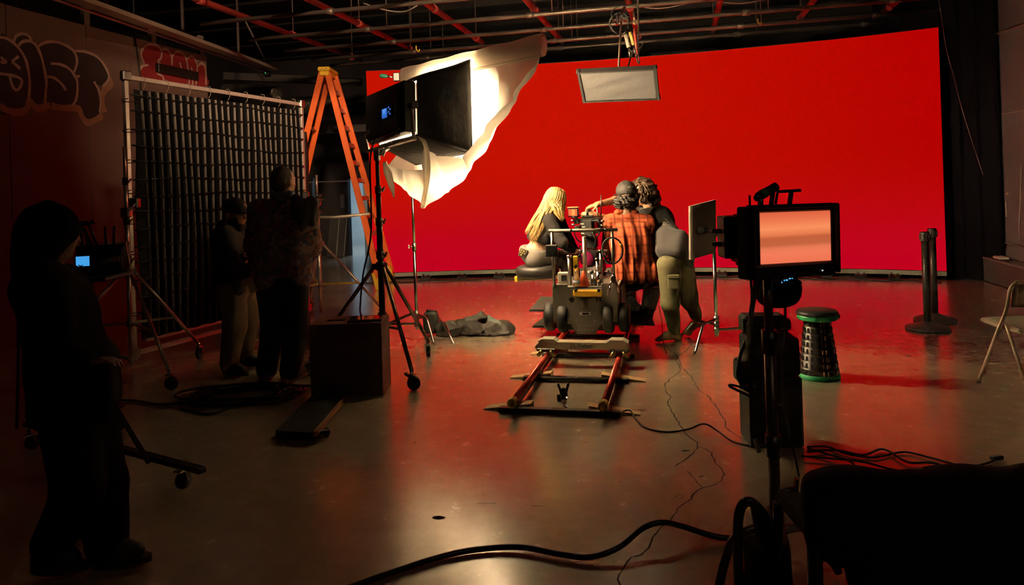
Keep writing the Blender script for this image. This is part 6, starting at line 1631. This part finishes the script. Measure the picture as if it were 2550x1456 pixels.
MB().box(PX(1303,630,6.93), (.085,.02,.085), Matrix.Rotation(-.35,3,'Z') @ Matrix.Rotation(.35,3,'Y'), .006).build('back_pocket', M('pocket_dark',(.05,.035,.02),.8), gjn)
for i in range(7):
    p = PX(1295+5*(i%3)+1.5*(i//3), 622+6*(i//3)+2*(i%3), 6.908); MB().sphere(p, .009, 8, 6).build('pocket_stud', M('stud_gold',(.55,.42,.20),.35,.6), gjn)
shoes(t, J, M('shoe_dark2',(.02,.018,.017),.6), .95)
blond = M('hair_blonde',(.30,.17,.055),.7,var=.25,scale=40); blond2 = M('hair_blonde_light',(.50,.32,.12),.6,var=.3,scale=60)
r, f, u, hm = axes(J['look'], J['hup']); hc = J['head']
hr = sdf_mesh('long_hair', [ell(hc+u*.03-f*.015, (.092,.112,.098), hm, k=.03), ell(hc-f*.065-u*.05, (.085,.055,.10), hm, k=.04), cap(hc-f*.07-u*.06, PX(1368,538,7.02), .06,.045, k=.04), ell(hc-u*.05+r*.06, (.035,.06,.10), hm, k=.03), rbox(hc+f*.10-u*.05, (.058,.06,.10), .03, hm, k=.02, sub=True)], blond, t, .006, folds(110,.004,53,(0,0,1),.15))
rgx = random.Random(9); ST_ = MB()
tips = [PX(1325,600,6.95), PX(1332,575,6.93), PX(1313,582,6.95), PX(1345,568,6.92), PX(1330,605,6.93), PX(1400,548,6.93), PX(1404,540,6.95), PX(1355,560,6.93), PX(1340,585,6.92), PX(1322,595,6.94)]
for n_ in range(300):
    th = rgx.uniform(-3.1,.9); d = (r*math.cos(th)*.9+f*math.sin(th)).normalized()
    crown = hc+u*.131-f*rgx.uniform(-.01,.04)+r*rgx.uniform(-.012,.012)
    side = hc - f*.018 + r*d.dot(r)*.100 + f*d.dot(f)*.122 - u*rgx.uniform(.0,.05)
    if d.dot(f) > .3: tip = hc + d*.11 - u*rgx.uniform(.14,.2)
    else:
        tip = tips[n_ % len(tips)] + V((rgx.uniform(-.025,.025), rgx.uniform(-.02,.02), rgx.uniform(-.02,.03)))
    mid = side.lerp(tip,.45) + V((rgx.uniform(-.015,.015)-.01, -.035, .01))
    pts = spline([crown, hc - f*.016 + r*d.dot(r)*.074 + f*d.dot(f)*.088 + u*.098, side, mid, tip], 5)
    q = MB().tube(pts, list(np.interp(np.linspace(0,1,len(pts)), [0,.5,.9,1], [.003,.0042,.0032,.001])), 4); ST_.add(q.v, q.f, True)
o = ST_.build('hair_strands', blond2, hr); o['kind'] = 'stuff'
base_of(t, J)

# ---- standing person with cap at the frame, in profile
J = dict(head=PX(584,532,6.30), look=(.93,-.30,-.12), hup=(.05,0,1), face=(.9,-.2,0),
    neck=PX(570,568,6.32), chest=PX(572,625,6.32), pelvis=PX(590,715,6.32),
    shL=PX(580,590,6.48), elL=PX(603,655,6.50), wrL=PX(618,640,6.30), hdL=(.3,-.8,.3), pnL=(-1,0,0), thL=1,
    shR=PX(560,590,6.14), elR=PX(574,668,6.08), wrR=PX(612,676,6.10), hdR=(.9,.3,.2), pnR=(0,1,0), thR=-1,
    hipL=PX(602,725,6.42), knL=PX(616,800,6.46), anL=PX(610,880,6.50), toeL=PX(636,898,6.45),
    hipR=PX(578,725,6.22), knR=PX(582,815,6.18), anR=PX(572,902,6.20), toeR=PX(600,920,6.14))
for L in 'LR': J['an'+L].z = .085; J['toe'+L].z = .035
t = mk_person('bearded person in dark hoodie, cap and khaki trousers beside the frame', J, skin, 1.02)
sdf_mesh('hoodie', torso_cloth(J, 1.04, .035, .07, 1.9) + [cap(J['neck']+V((-.04,.02,.02)), J['neck']+V((-.08,0,-.06)), .06,.07,k=.05)], M('hoodie_black',(.022,.018,.017),.9,bump=.3), t, .010, folds(22,.006,61))
kh = sdf_mesh('khaki_trousers', leg_cloth(J, 1.02, .034, .95, .034), M('khaki',(.17,.115,.065),.85,var=.2,bump=.4,bscale=50), t, .010, folds(24,.007,62,(0,0,1),.6))
MB().box(J['hipL'].lerp(J['knL'],.1)+V((.05,-.13,.02)), (.05,.02,.09), Matrix.Rotation(.3,3,'Y'), .006).build('red_cloth', M('red_rag',(.5,.03,.03),.8), kh)
shoes(t, J, M('boot_dark',(.03,.022,.018),.6), 1.08)
r, f, u, hm = axes(J['look'], J['hup']); hc = J['head']
sdf_mesh('beard', [ell(hc+f*.055-u*.095, (.052,.05,.055), hm, k=.02), ell(hc+f*.03-u*.06+r*.05, (.02,.05,.05), hm, k=.02), ell(hc+f*.03-u*.06-r*.05, (.02,.05,.05), hm, k=.02)], M('beard_dark',(.02,.013,.01),.8), t, .006, folds(140,.004,7))
c_, _ = baseball_cap(t, hc, J['look'], J['hup'], M('cap_black',(.018,.016,.016),.8), 1.05)
MB().lathe([(.0,.0),(.022,.0),(.022,.004),(.0,.006)], hc+f*.098+u*.085, f+u*.5, 16).build('cap_badge', M('badge_tan',(.30,.2,.14),.7), c_)
base_of(t, J)

# ---- standing person in floral shirt, seen from behind
J = dict(head=PX(706,452,5.98), look=(.45,.85,0), hup=(0,0,1), face=(.25,1,0),
    neck=PX(706,497,5.95), chest=PX(706,580,5.95), pelvis=PX(708,706,5.95),
    shL=PX(650,526,6.0), elL=PX(634,610,6.05), wrL=PX(650,660,6.22), hdL=(.3,1,.1), pnL=(1,0,0), thL=1,
    shR=PX(760,528,5.92), elR=PX(772,612,5.98), wrR=PX(758,610,6.22), hdR=(-.2,.6,.7), pnR=(-1,0,0), thR=-1,
    hipL=PX(684,722,5.96), knL=PX(676,835,5.98), anL=PX(664,930,6.0), toeL=PX(655,948,6.12),
    hipR=PX(732,722,5.94), knR=PX(736,835,5.92), anR=PX(722,930,5.95), toeR=PX(748,944,6.03))
for L in 'LR': J['an'+L].z = .085; J['toe'+L].z = .035
t = mk_person('tall person in dark floral shirt with hood on shoulder, seen from behind', J, skin, 1.03)
flm, N, L_, B = node_mat('floral_shirt'); B.inputs['Roughness'].default_value = .8; B.inputs['Specular IOR Level'].default_value = .25
tc = N.new('ShaderNodeTexCoord'); vo_ = N.new('ShaderNodeTexVoronoi'); vo_.inputs['Scale'].default_value = 26; L_.new(tc.outputs['Object'], vo_.inputs['Vector'])
nz = N.new('ShaderNodeTexNoise'); nz.inputs['Scale'].default_value = 9; nz.inputs['Detail'].default_value = 6; L_.new(tc.outputs['Object'], nz.inputs['Vector'])
rp = N.new('ShaderNodeValToRGB'); e = rp.color_ramp.elements; rp.color_ramp.interpolation = 'CONSTANT'
e[0].position = 0; e[0].color = (.07,.06,.10,1); e[1].position = .72; e[1].color = (.03,.03,.055,1)
for ps, c in ((.3,(.20,.085,.075)),(.42,(.30,.20,.18)),(.5,(.09,.09,.14)),(.6,(.22,.10,.10))): k_ = e.new(ps); k_.color = (*c,1)
mxf = N.new('ShaderNodeMix'); mxf.data_type = 'RGBA'; mxf.inputs[0].default_value = .45
L_.new(vo_.outputs['Color'], mxf.inputs[6]); L_.new(nz.outputs['Color'], mxf.inputs[7]); L_.new(mxf.outputs[2], rp.inputs[0]); L_.new(rp.outputs[0], B.inputs['Base Color'])
pr = torso_cloth(J, 1.08, .045, 0, 1.6) + [rbox(PX(708,640,5.95), (.225,.145,.27), .10, None, k=.10), rbox(PX(706,560,5.95), (.20,.12,.15), .09, None, k=.08)]
fsh = sdf_mesh('floral_shirt', pr, flm, t, .010, folds(20,.008,71,(0,0,1),.25))
sdf_mesh('collar', [cap(J['neck']+V((-.06,-.03,.04)), J['neck']+V((.06,-.03,.04)), .035,k=.02), cap(J['neck']+V((-.055,.03,.04)), J['neck']+V((.055,.03,.04)), .035,k=.02)], M('collar_teal',(.14,.19,.22),.8,var=.5,scale=60), fsh, .008)
sdf_mesh('grey_hood', [ell(PX(752,522,5.84), (.095,.07,.09), None, k=.04), cap(PX(735,500,5.86), PX(775,505,5.88), .05,.045,k=.04), cap(PX(762,540,5.83), PX(752,578,5.82), .055,.02,k=.04), cap(PX(776,515,5.86), PX(778,555,5.86), .035,.03,k=.03)], M('hood_grey',(.062,.058,.058),.9,bump=.3), t, .008, folds(55,.009,72,(.3,0,1),.3))
sdf_mesh('black_trousers', leg_cloth(J, 1.05, .038, .97, .045), M('trouser_black',(.016,.014,.016),.85,bump=.3), t, .010, folds(22,.006,73,(0,0,1),.5))
shoes(t, J, M('shoe_brown',(.09,.05,.03),.6), 1.1, M('sole_gum',(.20,.12,.07),.7))
r, f, u, hm = axes(J['look'], J['hup']); hc = J['head']
sdf_mesh('short_hair', [ell(hc+u*.033-f*.016, (.083,.102,.098), hm, k=.02), ell(hc-f*.05-u*.03, (.072,.058,.07), hm, k=.03), rbox(hc+f*.13-u*.06, (.1,.10,.16), .03, hm, k=.02, sub=True)], M('hair_short_brown',(.075,.045,.028),.7,var=.3,scale=80,bump=.6,bscale=250), t, .007)
base_of(t, J)

# ---- person mostly hidden behind the floral shirt
J = dict(head=PX(704,512,7.25), look=(-.6,-.6,0), hup=(0,0,1), face=(-.6,-.6,0),
    neck=PX(706,552,7.25), chest=PX(708,610,7.25), pelvis=PX(718,700,7.25),
    shL=PX(722,560,7.14), elL=PX(735,620,7.12), wrL=PX(728,660,7.08), shR=PX(692,560,7.36), elR=PX(684,620,7.36), wrR=PX(690,660,7.26),
    hipL=PX(736,715,7.18), knL=PX(750,785,7.20), anL=PX(766,843,7.28), toeL=PX(758,858,7.16),
    hipR=PX(708,715,7.32), knR=PX(700,785,7.30), anR=PX(698,843,7.36), toeR=PX(690,856,7.26))
for L in 'LR': J['an'+L].z = .085; J['toe'+L].z = .035
t = mk_person('person in dark clothes almost hidden behind the floral shirt', J, skin, .92, .012)
sdf_mesh('jacket', torso_cloth(J, .92, .025, .05, 1.9), M('jacket_dark',(.02,.018,.018),.9), t, .013)
sdf_mesh('dark_trousers', leg_cloth(J, .92, .022, .95, .022), M('trouser_brown',(.045,.030,.022),.85), t, .012, folds(24,.005,82))
shoes(t, J, M('shoe_black3',(.02,.016,.014),.6), 1.0)
sdf_mesh('short_hair', [ell(J['head']+V((0,0,.035)), (.085,.1,.09), None, k=.02)], M('hair_black',(.012,.009,.008),.6), t, .012)
base_of(t, J)

# ---- dark figure walking past, close at the left
J = dict(head=PX(132,582,3.05), look=(.55,.83,-.15), hup=(.12,0,1), face=(.9,.35,0),
    neck=PX(122,668,3.05), chest=PX(150,800,3.05), pelvis=PX(190,985,3.05),
    shL=PX(150,720,3.22), elL=PX(205,850,3.30), wrL=PX(240,900,3.38), hdL=(.5,.6,.1), pnL=(0,0,-1), thL=-1,
    shR=PX(110,720,2.88), elR=PX(140,860,2.82), wrR=PX(205,905,2.85), hdR=(.9,.2,.1), pnR=(0,0,-1), thR=1,
    hipL=PX(215,1020,3.12), knL=PX(262,1200,3.16), anL=PX(268,1400,3.05), toeL=PX(330,1440,3.05),
    hipR=PX(170,1020,2.98), knR=PX(190,1215,2.98), anR=PX(128,1370,2.98), toeR=PX(170,1430,2.98))
J['anL'].z = .085; J['toeL'].z = .035; J['anR'].z = .13; J['toeR'].z = .04
t = mk_person('dark figure walking past the cart at the left edge', J, skind, .92)
bc_ = M('clothes_black',(.006,.005,.005),.95,bump=.3,spec=.08)
sdf_mesh('black_jacket', torso_cloth(J, .98, .05, .10, 1.9), bc_, t, .011, folds(20,.007,91))
sdf_mesh('black_trousers', leg_cloth(J, .98, .035, .95, .04), bc_, t, .011, folds(22,.006,92))
shoes(t, J, M('shoe_black4',(.012,.011,.011),.6), 1.0)
r, f, u, hm = axes(J['look'], J['hup']); hc = J['head']
sdf_mesh('long_dark_hair', [ell(hc+u*.025-f*.02, (.10,.118,.108), hm, k=.03), ell(hc-f*.06-u*.09, (.10,.075,.13), hm, k=.05), ell(hc-f*.05-u*.2, (.09,.06,.07), hm, k=.05), rbox(hc+f*.15-u*.10, (.06,.06,.10), .03, hm, k=.02, sub=True)], M('hair_black2',(.004,.003,.003),.95,spec=.08), t, .008, folds(70,.004,93,(0,0,1),.2))
base_of(t, J)

# ------------------------------------------------------------------ equipment cart at the left
ct = thing('equipment_cart', 'dark rolling equipment cart with pole stand at the left', 'cart', (0,0,0))
b1, b2 = FL(505,1172,.165), FL(300,1140,.165)
b3 = FL(150,1290,.15)
c0 = FL(250,1150); c0 = V((c0.x-.1, c0.y+.1, 0))
cf = M('cart_black',(.014,.012,.012),.4,.3)
MB().beam(b1, V((c0.x-.5,c0.y+.15,.165)), .05,.03, (0,0,1), .006).build('base_bar', cf, ct)
MB().beam(V((c0.x,c0.y,.15)), b3, .05,.03, (0,0,1), .006).build('base_bar', cf, ct)
MB().beam(V((c0.x-.1,c0.y+.5,.165)), V((c0.x,c0.y,.165)), .05,.03, (0,0,1), .006).build('base_bar', cf, ct)
for p in (FL(452,1218), FL(150,1335), V((c0.x-.1,c0.y+.45,0)), V((c0.x-.48,c0.y+.15,0))): caster(ct, p, 1.2, .045)
MB().cyl(V((c0.x,c0.y,.15)), V((c0.x,c0.y,1.05)), .03, 14).build('pole', cf, ct)
MB().beam(V((c0.x,c0.y,.55)), FL(370,1150,.17), .02,.02).build('brace', cf, ct)
CY_ = c0.y
MB().box(PX(215,690,CY_), (.40,.32,.03), None, .008).build('shelf', cf, ct)
anchor(ct, c0)
cx0 = PX(250,648,CY_); yw = Matrix.Rotation(.35,3,'Z')
ctl = thing('control_box', 'black control box with glowing blue screen on the cart', 'control box', (0,0,0))
def KX(x,y,z): return cx0 + yw @ V((x,y,z))
MB().box(KX(0,.08,0), (.25,.22,.15), yw, .01).build('box_body', cf, ctl)
MB().box(KX(0,.08,.085), (.27,.24,.02), yw, .006).build('box_lid', cf, ctl)
MB().tube(spline([KX(.11,-.03,.09), KX(.14,-.03,.10), KX(.145,-.03,.06), KX(.16,-.03,-.04)],5), .007, 6).build('corner_handle', M('handle_copper',(.45,.22,.18),.4,.6), ctl)
MB().box(KX(.055,-.0325,.0), (.11,.004,.036), yw @ Matrix.Rotation(-.12,3,'Y'), .002).build('name_plate', M('plate_brown',(.07,.045,.035),.6), ctl)
text_obj('name_print', 'ECHO', .034, M('print_tan',(.16,.11,.085),.7), frame_m(KX(.06,-.036,.0), yw @ Matrix.Rotation(-.12,3,'Y') @ V((1,0,0)), yw @ V((0,-1,0))), ctl, .0005)
MB().box(KX(-.085,-.045,.005), (.085,.02,.075), yw, .004).build('screen_bezel', black, ctl)
MB().box(KX(-.083,-.0565,.005), (.07,.003,.058), yw).build('blue_screen', M('blue_screen',(.02,.1,.2),.3,emit=(.07,.42,.95),estr=.85), ctl)
MB().tube(spline([KX(-.105,-.059,-.015), KX(-.095,-.059,-.022), KX(-.082,-.059,-.018)],4), .003, 5).build('screen_icon', M('icon_dark',(.01,.05,.12),.4), ctl)
anchor(ctl, KX(0,.08,-.075))
for i,(x,z0,lean,hd_) in enumerate(((-.10,.095,.02,1),(-.065,.095,-.12,0),(-.045,.095,-.25,0),(-.02,.095,-.22,1),(.03,.095,-.02,0),(.07,.095,.05,0))):
    labs = ['short mallet leaning in the cart caddy, leftmost','thin marker stick second from left in the cart caddy','tilted stick third from left in the cart caddy','tilted mallet in the middle of the cart caddy','upright stick right of the mallets on the cart','rightmost upright stick on the cart']
    s_ = thing('caddy_stick', labs[i], 'stick', KX(x,.02,z0), .35, 'sticks standing in the cart caddy')
    h = .13 if hd_ else .10
    top_ = V((lean*h*1.5,0,h)); MB().cyl((0,0,0), top_, .008, 8).build('shaft', M('stick_dark',(.05,.022,.02),.5), s_)
    if hd_:
        MB().cyl(top_+V((-.04,0,-.005)), top_+V((.03,0,.008)), .012, 10).build('head', black, s_); MB().cyl(top_+V((.03,0,.008)), top_+V((.04,0,.010)), .011, 10).build('tip', M('tip_silver',(.4,.32,.3),.4,.6), s_)
    else: MB().sphere(top_, .009, 8, 6).build('cap', M('stick_cap',(.06,.03,.03),.5), s_)
lap = thing('side_screen', 'bluish reflective card at the far left behind the figure', 'card', PX(50,650,3.9), .6)
MB().box((0,0,0), (.03,.012,.14), Matrix.Rotation(.2,3,'Y'), .004).build('card_panel', M('card_blue',(.20,.22,.34),.4), lap); MB().cyl((0,0,-.06), (-.04,.02,-.9), .008, 8).build('card_stand', black, lap)
